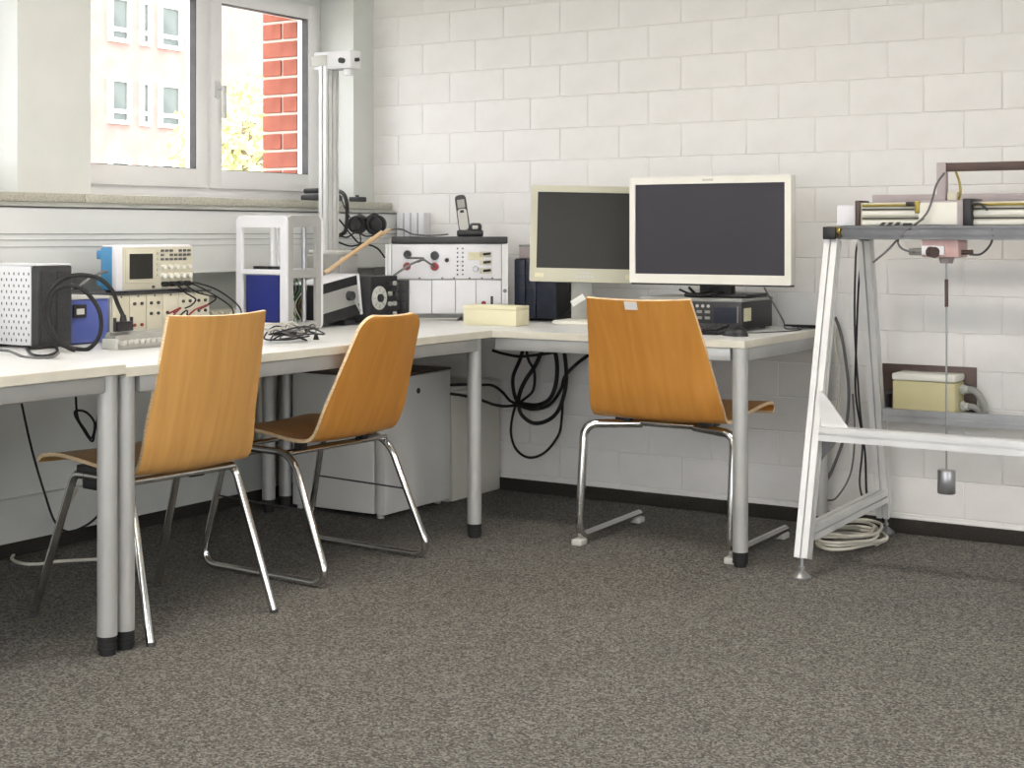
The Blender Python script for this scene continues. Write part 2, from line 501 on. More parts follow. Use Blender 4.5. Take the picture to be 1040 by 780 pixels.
# sill, strip below it, parapet trunking
sill = struct('trim_1', sbox(-4.33, -4.03, YF, 3.60, 1.207, 1.238, bev=.003), 'sill_stone', label='speckled stone window sill')
struct('sill_slab', sbox(-4.33, -4.03, 3.602, YB-.004, 1.207, 1.238, bev=.003), 'sill_stone', sill)
bm = B()
prism(bm, [(XL, 1.206), (-4.035, 1.206), (-3.992, 1.19), (-3.99, .951), (XL, .951)], lambda u, v, w_: Vector((u, w_, v)), YF, YB-.004)
tr = struct('trim_2', bm, 'trunking_white', label='white cable trunking under the sill')
for zc, hh in ((1.188, .004), (1.098, .0035), (1.078, .0025), (1.055, .002)):
    obj('seam', sbox(-3.9915, -3.9885, YF, YB-.005, zc-hh/2, zc+hh/2), 'seam_grey', tr)
obj('top_strip', prism(B(), [(-4.036, 1.2065), (-4.03, 1.2065), (-3.9885, 1.1915), (-3.9885, 1.186), (-3.995, 1.186)], lambda u, v, w_: Vector((u, w_, v)), YF, YB-.005), 'seam_grey', tr)

# ceiling lamps (outside the frame, the light of the room)
def ceiling_lamp(x, y, label):
    t = thing('ceiling_lamp', label, 'ceiling lamp', (x, y, ZC), 0, 'ceiling lamps of the room')
    f = B()
    for p in ((-.66, .66, -.17, -.15), (-.66, .66, .15, .17), (-.66, -.64, -.15, .15), (.64, .66, -.15, .15)):
        box(f, p[0], p[1], p[2], p[3], -.15, 0)
    obj('housing', f, 'lamp_body', t)
    obj('diffuser', sbox(-.64, .64, -.15, .15, -.03, -.02), 'lamp_glow', t)
for i, x in enumerate((-2.35, 1.1)):
    for j, y in enumerate((-.5, 1.5, 3.5)):
        ceiling_lamp(x, y, 'long white ceiling lamp, %s of the row %s the windows' % (('rearmost', 'middle one', 'frontmost')[j], ('nearer', 'further from')[i]))
# ================================================================== DESKS
DZ = .748
def desk(name, label, x0, x1, y0, y1, zt, legs, rails, seam=True):
    cx_, cy_ = (x0+x1)/2, (y0+y1)/2
    t = thing(name, label, 'desk', (cx_, cy_, 0))
    L = lambda bm: (bmesh.ops.translate(bm, vec=(-cx_, -cy_, 0), verts=bm.verts), bm)[1]
    top = B(); box(top, x0, x1, y0, y1, zt-.026, zt, bev=.0015, seg=1)
    for f in top.faces:
        f.material_index = 0 if abs(f.normal.z) > .9 else 1
    top.normal_update()
    for f in top.faces: f.material_index = 0 if abs(f.normal.z) > .9 else 1
    obj('tabletop', L(top), ['laminate', 'edge_band'], t)
    for (xa, xb, ya, yb) in rails:
        obj('rail', L(sbox(xa, xb, ya, yb, zt-.026-.045, zt-.0265, bev=.004)), 'silver_paint', t)
    for (lx, ly) in legs:
        g = B(); cyl(g, (lx, ly, .05), (lx, ly, zt-.027), .026, n=24)
        lo = obj('leg', L(g), 'silver_paint', t)
        g = B()
        cyl(g, (lx, ly, .0), (lx, ly, .012), .021, n=20); cyl(g, (lx, ly, .012), (lx, ly, .052), .0245, n=20)
        for k in range(3): cyl(g, (lx, ly, .014+.012*k), (lx, ly, .02+.012*k), .026, n=20)
        obj('foot', L(g), 'black_rubber', lo)
    return t
XF = -2.935; XBK = -3.975
desk('desk', 'white desk at the left edge, its end leg doubled beside the near chair', XBK, XF+.005, 1.16, 2.757, .757,
     [(-2.965, 2.724), (-2.965, 1.19), (-3.94, 1.19), (-3.94, 2.727)],
     [(-2.985, -2.945, 1.22, 2.70), (-3.96, -3.92, 1.22, 2.70), (-3.92, -2.99, 2.707, 2.745)])
desk('desk', 'long white desk under the window carrying oscilloscope and wire frame, two chairs in front', XBK, XF, 2.76, 4.524, DZ,
     [(-2.968, 2.787), (-2.985, 4.485), (-3.94, 2.792), (-3.945, 4.46)],
     [(-2.985, -2.945, 2.82, 4.45), (-3.96, -3.92, 2.82, 4.43), (-3.92, -2.99, 2.775, 2.81), (-3.92, -3.01, 4.47, 4.505)])
desk('desk', 'white desk along the block wall carrying the two monitors', XBK, -1.95, 4.527, 5.33, DZ,
     [(-1.978, 4.555), (-1.978, 5.30), (-3.945, 4.56), (-3.945, 5.30)],
     [(-2.93, -2.006, 4.537, 4.577), (-3.91, -2.006, 5.28, 5.32), (-1.996, -1.958, 4.583, 5.27)])
DZ += .0005

# ================================================================== CHAIRS
def shell(prof, wfun, kfun, th, nx=14, n=44, topr=0.):
    pts = spline([Vector((0, y, z)) for y, z in prof], 10)
    ls = [0.]
    for a, b in zip(pts, pts[1:]): ls.append(ls[-1]+(b-a).length)
    T = ls[-1]
    def samp(s):
        for i in range(len(ls)-1):
            if ls[i+1] >= s-1e-9:
                f = (s-ls[i])/max(ls[i+1]-ls[i], 1e-9); return pts[i].lerp(pts[i+1], f)
        return pts[-1]
    S = [T*i/n for i in range(n+1)]
    if topr:
        S = [s for s in S if s < T-topr] + [T-topr+topr*math.sin(R(a)) for a in (0, 12, 24, 36, 48, 60, 70, 80, 86, 90)]
    up, lo_ = [], []
    for s in S:
        p = samp(s); d = (samp(min(s+.004, T))-samp(max(s-.004, 0))).normalized()
        nn = Vector((0, d.z, -d.y))
        if nn.dot(Vector((0, .35, 1))) < 0: nn = -nn      # towards the sitter
        wd = wfun(s/T)/2
        if topr and s > T-topr:
            q = s-(T-topr); wd = wd-topr+math.sqrt(max(topr*topr-q*q, 1e-8))
        k = kfun(s/T)
        a, b = [], []
        for i in range(nx+1):
            u = -1+2*i/nx
            c = p + nn*k*(u*u) + Vector((u*wd, 0, 0))
            a.append(c+nn*th/2); b.append(c-nn*th/2)
        up.append(a); lo_.append(b)
    bm = B()
    U = [[bm.verts.new(v) for v in r_] for r_ in up]; L = [[bm.verts.new(v) for v in r_] for r_ in lo_]
    m = len(U)-1
    for i in range(m):
        for j in range(nx):
            bm.faces.new((U[i][j], U[i][j+1], U[i+1][j+1], U[i+1][j]))
            bm.faces.new((L[i][j+1], L[i][j], L[i+1][j], L[i+1][j+1]))
    e = []
    for i in range(m):
        e.append(bm.faces.new((U[i][0], U[i+1][0], L[i+1][0], L[i][0])))
        e.append(bm.faces.new((U[i+1][nx], U[i][nx], L[i][nx], L[i+1][nx])))
    for j in range(nx):
        e.append(bm.faces.new((U[0][j+1], U[0][j], L[0][j], L[0][j+1])))
        e.append(bm.faces.new((U[m][j], U[m][j+1], L[m][j+1], L[m][j])))
    for f in e: f.material_index = 1
    return bm
def ss(a, b, x):
    t = max(0, min(1, (x-a)/(b-a))); return t*t*(3-2*t)
def lerp(a, b, t): return a+(b-a)*t

# chair with four straight legs, facing the window wall (local +y = forward)
t = thing('chair', 'beech plywood chair with four splayed chrome legs, nearest to the left desks', 'chair', (-3.165, 3.085, 0), R(84.5))
obj('seat_shell', shell([(.272, .437), (.25, .453), (.17, .461), (.04, .452), (-.08, .438), (-.145, .436), (-.185, .452), (-.212, .50), (-.236, .58), (-.268, .71), (-.302, .874)],
    lambda s: lerp(.40, .408, s*2) if s < .5 else lerp(.408, .35, (s-.5)*2), lambda s: .006+.022*ss(.45, .7, s), .011), ['beech_pale', 'ply_edge'], t)
for sx in (-1, 1):
    for fy, ty in ((.262, .115), (-.262, -.13)):
        g = B(); tube(g, fillet([(sx*.222, fy, 0.004), (sx*.19, ty, .418), (sx*.188, ty*.55, .419)], .03), .0118, 12)
        lg = obj('leg', g, 'chrome', t)
        obj('glide', cyl(B(), (sx*.2225, fy*1.003, 0), (sx*.2215, fy*.998, .010), .0125, n=12), 'charcoal', lg)
    g = B(); tube(g, [(sx*.188, .07, .419), (sx*.188, -.08, .419)], .0105, 12); obj('side_tube', g, 'chrome', t)
    g = B(); box(g, sx*.175-.02, sx*.175+.02, -.10, .10, .425, .447, bev=.004); obj('mounting_pad', g, 'black_plastic', t)
    g = B(); box(g, sx*.155-.028, sx*.155+.028, -.01, .09, .378, .41, bev=.005); obj('stacking_bumper', g, 'black_plastic', t)
g = B(); tube(g, [(-.188, -.128, .418), (.188, -.128, .418)], .0105, 12); obj('cross_tube', g, 'chrome', t)
g = B(); tube(g, [(-.188, .112, .418), (.188, .112, .418)], .0105, 12); obj('cross_tube', g, 'chrome', t)

# sled base chair
t = thing('chair', 'beech plywood chair with rounded back on a chrome sled base before the fridge', 'chair', (-3.19, 3.85, 0), R(90-2.5))
sh = obj('seat_shell', shell([(.235, .435), (.215, .452), (.14, .462), (.02, .456), (-.09, .442), (-.16, .44), (-.202, .455), (-.232, .50), (-.262, .57), (-.312, .70), (-.368, .84)],
    lambda s: lerp(.39, .405, s*2) if s < .5 else (.405 if s < .62 else lerp(.405, .285, (s-.62)/.38)), lambda s: .007+.003*ss(.45, .7, s), .011, topr=.05), ['beech', 'ply_edge'], t)
sh.location.x = -.042
for sx in (-1, 1):
    g = B()
    tube(g, fillet([(sx*.235, -.105, .405), (sx*.256, -.278, .0125), (sx*.256, .28, .0125), (sx*.235, .185, .405)], .075, 8, True), .0118, 12, True)
    obj('side_frame', g, 'chrome', t)
    g = B(); tube(g, [(sx*.2445, -.172, .232), (sx*.2435, .232, .24)], .003, 8); obj('stretcher', g, 'charcoal', t)
for y in (-.10, -.075, .16):
    g = B(); tube(g, [(-.235, y, .404), (.235, y, .404)], .008, 10); obj('cross_tube', g, 'chrome', t)
for sx in (-1, 1):
    for y in (-.09, .15):
        g = B(); box(g, sx*.15-.044, sx*.15-.016, y-.018, y+.018, .408, .447, bev=.004); obj('spacer', g, 'black_plastic', t)

# cantilever chair at the monitor desk
t = thing('chair', 'orange plywood cantilever chair at the monitors, small sticker on its back', 'chair', (-2.315, 4.80, 0), R(1.5))
obj('seat_shell', shell([(.272, .447), (.29, .46), (.275, .479), (.20, .482), (.05, .470), (-.08, .458), (-.145, .454), (-.19, .466), (-.217, .507), (-.245, .57), (-.29, .70), (-.36, .876)],
    lambda s: .49 if s < .5 else (.505 if s < .58 else lerp(.505, .385, (s-.58)/.42)), lambda s: .004+.012*ss(.45, .7, s), .012), ['beech', 'ply_edge'], t)
for sx in (-1, 1):
    g = B()
    tube(g, fillet([(sx*.10, -.10, .428), (sx*.284, -.19, .425), (sx*.284, -.232, .03), (sx*.292, .27, .0305)], .05, 7), .0152, 14)
    lg = obj('leg', g, 'chrome', t)
    for y in (-.222, .25):
        g = B(); box(g, sx*.288-.02, sx*.288+.02, y-.025, y+.025, 0, .022, bev=.005); obj('glide', g, 'light_grey', lg)
    g = B(); box(g, sx*.16-.03, sx*.16+.03, -.14, -.08, .435, .454, bev=.006); obj('mounting_pad', g, 'black_plastic', t)
g = B(); tube(g, [(-.12, -.105, .432), (.12, -.105, .432)], .0125, 12); obj('cross_tube', g, 'chrome', t)
g = B(); Mx = Matrix.Translation((-.018, -.3605, .857)) @ Matrix.Rotation(R(21), 4, 'X')
box(g, -.023, .023, -.0025, .0, -.014, .014, M=Mx); obj('sticker', g, 'paper', t)

# ================================================================== FRIDGE, CABINET, RADIATOR
t = thing('fridge', 'small white refrigerator under the desk corner', 'fridge', (-3.69, 4.78, 0))
obj('body', sbox(-.218, .19, -.222, .222, .018, .545, bev=.006), 'fridge_white', t)
d = obj('door', sbox(.196, .245, -.222, .222, .018, .542, bev=.008), 'fridge_white', t)
obj('badge', cyl(B(), (.244, -.005, .478), (.2475, -.005, .478), .011, n=16), 'charcoal', d)
obj('top_lid', sbox(-.218, .247, -.224, .224, .545, .555, bev=.003), 'brown_metal', t)
for sx in (-.2, .2):
    for sy in (-.19, .19): obj('foot', cyl(B(), (sx, sy, 0), (sx, sy, .02), .014, n=12), 'light_grey', t)
t = thing('low_cabinet', 'low white box cabinet between fridge and block wall', 'cabinet', (-3.70, 5.19, 0))
obj('carcass', sbox(-.21, .235, -.18, .18, 0, .455, bev=.003), 'cabinet_white', t)
obj('front_panel', sbox(.237, .257, -.18, .18, .004, .453, bev=.002), 'cabinet_white', t)
obj('lid', sbox(-.212, .258, -.183, .183, .456, .47, bev=.002), 'cabinet_white', t)
t = thing('radiator', 'white ribbed radiator on the window wall behind the fridge', 'radiator', (-4.08, 4.60, 0))
obj('back_panel', sbox(-.03, -.01, -.52, .52, .22, .80, bev=.004), 'radiator_white', t)
for i in range(24):
    g = B(); y = -.5+i*.0435
    box(g, -.012, .03, y-.012, y+.012, .225, .795, bev=.006); obj('fin', g, 'radiator_white', t)
obj('bracket', sbox(-.06, -.03, -.3, -.27, .3, .7), 'radiator_white', t)

# ================================================================== DEVICES ON THE LEFT DESKS
def placed(name, label, cat, loc, rz=0): return thing(name, label, cat, loc, rz)
# white computer with perforated side
t = placed('computer', 'white computer case with perforated side panel and dark mesh front', 'computer', (-3.80, 3.118, DZ))
obj('case', sbox(-.155, .145, -.066, .066, .008, .252, bev=.003), 'white_metal', t)
obj('top_cover', sbox(-.158, .172, -.068, .068, .2525, .258, bev=.002), 'white_metal', t)
fp = obj('front_panel', sbox(.146, .178, -.067, .067, .004, .252, bev=.006), 'charcoal', t)
obj('mesh', sbox(.176, .1805, -.055, -.003, .02, .235), 'dark_mesh', fp)
obj('mesh', sbox(.176, .1805, .006, .058, .02, .235), 'dark_mesh', fp)
g = B()
for i in range(13):
    for j in range(12):
        x = -.145+i*.0225+(.011 if j % 2 else 0)
        box(g, x-.0016, x+.0016, -.0672, -.0655, .024+j*.0185-.0042, .024+j*.0185+.0042)
o = obj('perforation', g, 'groove', t); o['kind'] = 'stuff'
for sx in (-.13, .13):
    for sy in (-.05, .05): obj('foot', cyl(B(), (sx, sy, 0), (sx, sy, .01), .012, n=10), 'black_rubber', t)

# blue box
t = placed('power_supply', 'blue box with white top and black socket beside the white computer', 'device', (-3.785, 3.285, DZ))
obj('case', sbox(-.12, .13, -.078, .078, .004, .142, bev=.004), 'box_blue', t)
obj('top_cover', sbox(-.122, .135, -.08, .08, .1425, .152, bev=.002), 'light_grey', t)
s_ = obj('socket', sbox(.1305, .139, -.072, -.02, .085, .128, bev=.003), 'black_plastic', t)
obj('socket_inset', sbox(.139, .141, -.062, -.032, .096, .114), 'light_grey', s_)

# rack module case with beige front
t = placed('module_case', 'wide beige-fronted module case under the oscilloscope', 'device', (-3.79, 3.60, DZ))
obj('case', sbox(-.14, .13, -.225, .225, .006, .150, bev=.003), 'light_grey', t)
obj('top_cover', sbox(-.142, .143, -.228, .228, .1505, .1555, bev=.001), 'charcoal', t)
for i in range(6):
    y = -.222+i*.074
    fp = obj('module_front', sbox(.131, .137, y+.001, y+.073, .008, .149, bev=.001), 'beige_plastic', t)
    if i >= 1:
        for kz in (.05, .085, .12):
            for ky in (.02, .052):
                if (i+int(kz*200)) % 3: obj('socket', cyl(B(), (.136, y+ky, kz), (.142, y+ky, kz), .0055, n=10), 'charcoal' if kz > .06 else 'red_plastic', fp)
    for kz in (.012, .144): obj('screw', cyl(B(), (.136, y+.037, kz), (.139, y+.037, kz), .003, n=8), 'groove', fp)
for sx in (-.11, .11):
    for sy in (-.2, .2): obj('foot', cyl(B(), (sx, sy, 0), (sx, sy, .008), .012, n=10), 'black_rubber', t)
ZT2 = DZ+.1556

# oscilloscope
t = placed('oscilloscope', 'oscilloscope with blue side, dark screen and rows of knobs', 'oscilloscope', (-3.745, 3.61, ZT2))
obj('case', sbox(-.03, .03, -.172, .172, .008, .150, bev=.005), 'scope_blue', t)
obj('front_shell', sbox(.024, .048, -.175, .175, .004, .156, bev=.007), 'white_metal', t)
obj('top_cover', sbox(-.026, .04, -.17, .17, .150, .157, bev=.003), 'white_metal', t)
fp = obj('front_panel', sbox(.047, .052, -.148, .172, .008, .150, bev=.002), 'beige_plastic', t)
obj('screen_bezel', sbox(.0515, .055, -.14, -.008, .03, .142, bev=.002), 'beige_plastic', t)
obj('screen', sbox(.0545, .0562, -.124, -.02, .044, .128), 'screen_black', t)
for i, y in enumerate((.03, .06, .09, .12, .15)):
    for z, r_ in ((.082, .0085), (.052, .0105)):
        obj('knob', cyl(B(), (.0515, y, z), (.064, y, z), r_, r_*.85, n=14), 'monitor_ivory', t)
g = B()
for i in range(7):
    for j in range(3):
        if (i*3+j) % 7 != 4: box(g, .0515, .0555, .02+i*.021, .033+i*.021, .104+j*.0145, .112+j*.0145)
obj('button_pad', g, 'alu_dark', t)
g = B()
for j in range(5): box(g, .0515, .0555, .002, .012, .05+j*.018, .06+j*.018)
obj('softkey_column', g, 'light_grey', t)
for y in (.03, .065, .10, .135):
    obj('input_connector', cyl(B(), (.0515, y, .024), (.074, y, .024), .009, n=12), 'black_plastic', t)
obj('power_button', sbox(.0515, .0555, -.02, -.01, .012, .02), 'charcoal', t)
for y in (-.14, .14): obj('foot', sbox(-.02, .04, y-.02, y+.02, 0, .009, bev=.002), 'black_rubber', t)
for z in (.11, .02): obj('rear_foot', sbox(-.05, -.028, -.172, -.13, z, z+.03, bev=.004), 'scope_blue', t)
# probe leads, each one a cable
SX = -3.745+.074
for i, (y, xe, ye, ze) in enumerate(((.03, -3.62, 3.70, .845), (.065, -3.615, 3.79, .85), (.10, -3.60, 3.86, .765), (.135, -3.585, 3.885, .762))):
    a = Vector((SX, 3.61+y, ZT2+.024))
    cable('probe_lead', [a, a+Vector((.03, .01, .0)), a+Vector((.05, .035+.02*i, -.03)), Vector((xe+.02, ye, (ze+a.z-.02)/2)), Vector((xe, ye, ze+.01)), Vector((xe-.02, ye-.01, ze))],
          .0028, 'black_rubber', ('thin black probe lead from the %s oscilloscope input' % ('leftmost', 'second', 'third', 'rightmost')[i]))
# red and black test leads in front of the module case
for i, (m, pts, lb) in enumerate((
    ('red_plastic', [(-3.645, 3.62, .83), (-3.60, 3.63, .85), (-3.58, 3.58, .83), (-3.57, 3.55, .79), (-3.56, 3.50, .76)], 'red test lead drooping from the beige module case'),
    ('red_plastic', [(-3.645, 3.77, .84), (-3.59, 3.75, .855), (-3.57, 3.66, .84), (-3.56, 3.60, .80), (-3.555, 3.57, .76)], 'longer red test lead looping behind the near chair back'),
    ('black_rubber', [(-3.645, 3.70, .80), (-3.60, 3.66, .84), (-3.58, 3.60, .82), (-3.57, 3.53, .77), (-3.56, 3.46, .756)], 'black test lead crossing the red ones'))):
    cable('test_lead', pts, .003, m, lb)

# grey terminal strip with D-sub connector and thick looped cable
t = placed('terminal_block', 'grey ribbed terminal block lying on the desk edge', 'connector', (-3.425, 3.365, DZ))
obj('base', sbox(-.045, .045, -.20, .21, 0, .014, bev=.002), 'grey_plastic', t)
obj('hood', prism(B(), [(-.036, .012), (.012, .012), (.014, .024), (.004, .040), (-.012, .040), (-.016, .048), (-.030, .05), (-.036, .04)], lambda u, v, w_: Vector((u, w_, v)), -.195, .205), 'grey_plastic', t)
for i in range(17):
    y = -.185+i*.0235
    obj('terminal', sbox(.016, .042, y-.0085, y+.0085, .013, .027, bev=.003), 'light_grey', t)
obj('end_clip', sbox(-.036, .03, -.208, -.20, 0, .032, bev=.003), 'light_grey', t)
t = placed('cable_plug', 'black D-shaped cable plug standing on the grey terminal block', 'plug', (-3.43, 3.215, DZ+.0525))
obj('hood', sbox(-.012, .012, -.03, .03, 0, .03, bev=.004), 'black_plastic', t)
obj('neck', cyl(B(), (0, 0, .03), (0, 0, .05), .011, .008, n=12), 'black_plastic', t)
for sy in (-.034, .034): obj('thumbscrew', cyl(B(), (0, sy, .0), (0, sy, .042), .005, n=8), 'black_plastic', t)
zA = lambda x, y: (x/4.332, 190+y/4.332)
loop = [(535, 575), (520, 520), (490, 450), (440, 405), (380, 388), (310, 392), (245, 430), (205, 495), (195, 560), (215, 630), (265, 690), (330, 714), (390, 712), (435, 660), (445, 590), (425, 520), (370, 455), (310, 434), (250, 452), (222, 500), (215, 560), (235, 640), (290, 700), (330, 719)]
pl = []
for i, (x, y) in enumerate(loop):
    px, py = zA(x, y); tt = 4.56-.012*i if i < 8 else 4.46-.005*(i-8)
    p = at(px, py, tt)
    p.z = max(p.z, DZ+.007); pl.append(p)
pl[0] = Vector((-3.43, 3.215, DZ+.098))
cable('looped_cable', pl, .0065, 'black_rubber', 'thick black cable coiled in a standing loop before the white computer', k=6, n=9)
cable('probe_cable', [at(*zA(470, 372), 4.86), at(*zA(440, 378), 4.80), at(*zA(400, 400), 4.7), at(*zA(350, 435), 4.66), at(*zA(318, 455), 4.68), at(*zA(290, 470), 4.75)], .005, 'grey_cable', 'grey cable entering the blue side of the oscilloscope')
for i, (pts, lb, m) in enumerate((
    ([(-30, 700), (60, 690), (110, 700), (140, 735), (200, 742), (250, 725), (240, 705), (180, 708), (120, 712)], 'black cord looping on the desk in front of white computer', 'black_rubber'),
    ([(-30, 715), (40, 722), (100, 745), (160, 752), (230, 748), (258, 730)], 'grey cord lying along the desk in front of white computer', 'grey_cable'))):
    cable('cord', [onz(*zA(x, y), DZ+.005+.006*i) for x, y in pts], .004, m, lb)

# rack-like rounded frame tower
t = placed('frame_rack', 'upright white metal frame with rounded corners and blue panel inside', 'frame', (-3.615, 4.147, DZ))
FW, FD, FH = .119, .103, .415
pl_x = lambda sgn: (lambda u, v, w_: Vector((u, sgn*w_, v)))
def face_frame(half, fn, a, b):
    g = B()
    out = rrect(-half, half, 0, FH, .022); inn = rrect(-half+.028, half-.028, .03, FH-.042, .004)
    ring_prism(g, out, inn, fn, a, b)
    return g
g = face_frame(FW, lambda u, v, w_: Vector((u, w_, v)), -FD, -FD+.012); box(g, -FW+.026, FW-.026, -FD+.001, -FD+.011, .205, .222); obj('side_frame', g, 'white_metal', t)
g = face_frame(FW, lambda u, v, w_: Vector((u, w_, v)), FD-.012, FD); box(g, -FW+.026, FW-.026, FD-.011, FD-.001, .205, .222); obj('side_frame', g, 'white_metal', t)
g = face_frame(FD-.012, lambda u, v, w_: Vector((w_, u, v)), FW-.012, FW); box(g, FW-.011, FW-.001, -FD+.03, FD-.03, .19, .222); obj('front_frame', g, 'silver_paint', t)  # greyer material stands in for shade on this face of the white frame
obj('blue_panel', sbox(-FW+.03, FW-.05, -FD+.02, -FD+.028, .03, .20, bev=.002), 'panel_blue', t)
obj('tray', sbox(-FW+.01, FW-.012, -.06, FD-.012, .206, .216), 'alu', t)
g = B(); cyl(g, (FW-.03, .03, .006), (FW-.03, .03, FH-.03), .009); obj('guide_rod', g, 'alu', t)
g = B(); cyl(g, (-FW+.05, .04, .006), (-FW+.05, .04, FH-.03), .012); obj('guide_rod', g, 'alu_light', t)
obj('base_plate', sbox(-FW+.008, FW-.008, -FD+.01, FD-.01, 0, .008), 'alu_light', t)
for i in range(5):
    y = -.04+i*.02
    obj('wire', tube(B(), spline([(FW-.05, y, .20), (FW-.03, y+.006, .15), (FW-.06, y-.004, .09), (FW-.04, y+.008, .03), (FW-.055, y, .01)], 5), .0022, 5), ('white_cable', 'grey_cable', 'led_green', 'white_cable', 'brass')[i], t)
g = B()
for i in range(5): box(g, -FW+.04+i*.026, -FW+.06+i*.026, -.055+(i % 2)*.01, -.035, .217, .232)
obj('terminal_row', g, 'charcoal', t)

# tangle of leads on the desk in front of the frame
rt = random.Random(11)
for i in range(6):
    c = onz(296+rt.uniform(-8, 8), 347, DZ); pts = []
    n_ = 11; ph = rt.uniform(0, 6)
    for j in range(n_):
        a = ph+j*1.05; rr = rt.uniform(.035, .095)
        pts.append(Vector((c.x+.55*rr*math.cos(a)-.0, c.y+1.25*rr*math.sin(a), DZ+.004+.006*i+abs(rt.gauss(0, .017)))))
    cable('jumper_lead', pts, .0028, ('black_rubber', 'grey_cable', 'charcoal', 'black_rubber', 'white_cable', 'grey_cable')[i],
          ('black lead at the bottom of the tangle beside the white frame', 'grey lead low in the tangle beside the white frame', 'charcoal lead in the middle of the tangle beside the white frame',
           'black lead crossing the top of the tangle beside the white frame', 'white lead in the tangle beside the white frame', 'topmost grey lead of the tangle beside the white frame')[i], k=6, n=6)
t = placed('foot_clamp', 'small dark cone-shaped clamp standing before the frame', 'clamp', tuple(onz(321, 345, DZ)))
obj('cone', cyl(B(), (0, 0, 0), (0, 0, .022), .010, .004, n=12), 'black_plastic', t)
obj('rod', cyl(B(), (0, 0, .02), (0, 0, .05), .003, n=8), 'alu', t)

# camera column
def profile(bm, p0, p1, w_, d_, xdir, pitch=.04):
    """square T-slot bar from p0 to p1 with grooves on its faces; xdir = direction of the w_ side"""
    p0, p1 = Vector(p0), Vector(p1); zz = (p1-p0); L = zz.length; zz.normalize()
    xx = Vector(xdir); xx = (xx-zz*xx.dot(zz)).normalized(); yy = zz.cross(xx)
    M = Matrix((xx, yy, zz)).transposed().to_4x4(); M.translation = p0
    g = .0035
    def slots(s, k):
        return [(-s/2+s*(i+.5)/k) for i in range(k)]
    kx, ky = max(1, round(w_/pitch)), max(1, round(d_/pitch))
    pts = []
    # outline with notches
    def side(n_, s, t, f):
        out = []
        for c in slots(s, n_):
            out += [f(c-g, t), f(c-g, t-.010), f(c+g, t-.010), f(c+g, t)]
        return out
    hw, hd = w_/2, d_/2
    P = [(-hw, -hd)] + side(kx, w_, hd, lambda a, t_: (a, -t_)) + [(hw, -hd)] + side(ky, d_, hw, lambda a, t_: (t_, a)) + [(hw, hd)] \
        + side(kx, w_, hd, lambda a, t_: (-a, t_)) + [(-hw, hd)] + side(ky, d_, hw, lambda a, t_: (-t_, -a))
    n = len(P)
    A = [bm.verts.new(M @ Vector((u, v, 0))) for u, v in P]; Bv = [bm.verts.new(M @ Vector((u, v, L))) for u, v in P]
    bm.faces.new(A[::-1]); bm.faces.new(Bv)
    for i in range(n): bm.faces.new((A[i], A[(i+1) % n], Bv[(i+1) % n], Bv[i]))
    return bm
cxc, cyc = -3.775, 4.625
t = placed('camera_column', 'tall aluminium slot-profile column with white camera head, before the window', 'camera stand', (cxc, cyc, DZ))
obj('pedestal', sbox(-.06, .10, -.065, .06, 0, .27, bev=.004), 'grey_plastic', t)
obj('pedestal_door', sbox(.10, .106, -.055, .05, .03, .26, bev=.002), 'silver_paint', t)
obj('base_plate', sbox(-.055, .085, -.06, .055, .27, .285, bev=.003), 'light_grey', t)
obj('column', profile(B(), (0, 0, .285), (0, 0, 1.015), .038, .080, (1, 0, 0), .026), 'alu_light', t)
hd_ = obj('camera_head', sbox(-.05, .135, -.035, .035, 1.0, 1.072, bev=.006), 'white_metal', t)
obj('clamp_plate', sbox(-.06, .02, -.042, .042, 1.015, 1.058, bev=.004), 'light_grey', hd_)
for y in (-.028, .028): obj('adjusting_knob', cyl(B(), (.1, y*1.2, 1.03), (.1, y*1.9, 1.03), .011, n=12), 'charcoal', hd_)
obj('lens', cyl(B(), (.10, 0, 1.0), (.10, 0, .975), .02, .018, n=16), 'alu_light', hd_)
obj('screw', cyl(B(), (.135, 0, 1.035), (.15, 0, 1.035), .008, n=10), 'charcoal', hd_)

# tilted amplifier
t = placed('amplifier', 'black and silver amplifier propped up at a tilt', 'amplifier', (-3.545, 4.30, DZ))
t.rotation_euler = (R(8.5), 0, 0)
t.location.z += .004
obj('case', sbox(-.12, -.004, 0, .235, 0, .155, bev=.003), 'charcoal', t)
obj('front_panel', sbox(-.004, 0, 0, .235, .002, .153), 'black_plastic', t)
obj('silver_band', sbox(0, .002, .002, .233, .045, .118), 'silver_paint', t)
obj('side_bracket', sbox(-.12, .006, .235, .246, 0, .158, bev=.002), 'white_metal', t)
obj('knob', cyl(B(), (.002, .175, .085), (.022, .175, .085), .019, .017, n=18), 'charcoal', t)
obj('top_lid', sbox(-.121, .004, -.002, .236, .155, .159), 'white_metal', t)
obj('lever', cyl(B(), (.015, .185, .075), (.018, .215, .02), .004, n=8), 'silver_paint', t)
obj('support_block', sbox(-3.63, -3.56, 4.47, 4.53, 0, .026, bev=.004), 'black_plastic') if False else None
tag(obj('power_brick', sbox(-.045, .045, -.035, .035, 0, .020, bev=.005), 'black_plastic'), 'black power brick wedged under the tilted amplifier', 'power supply').location = (-3.60, 4.485, DZ)

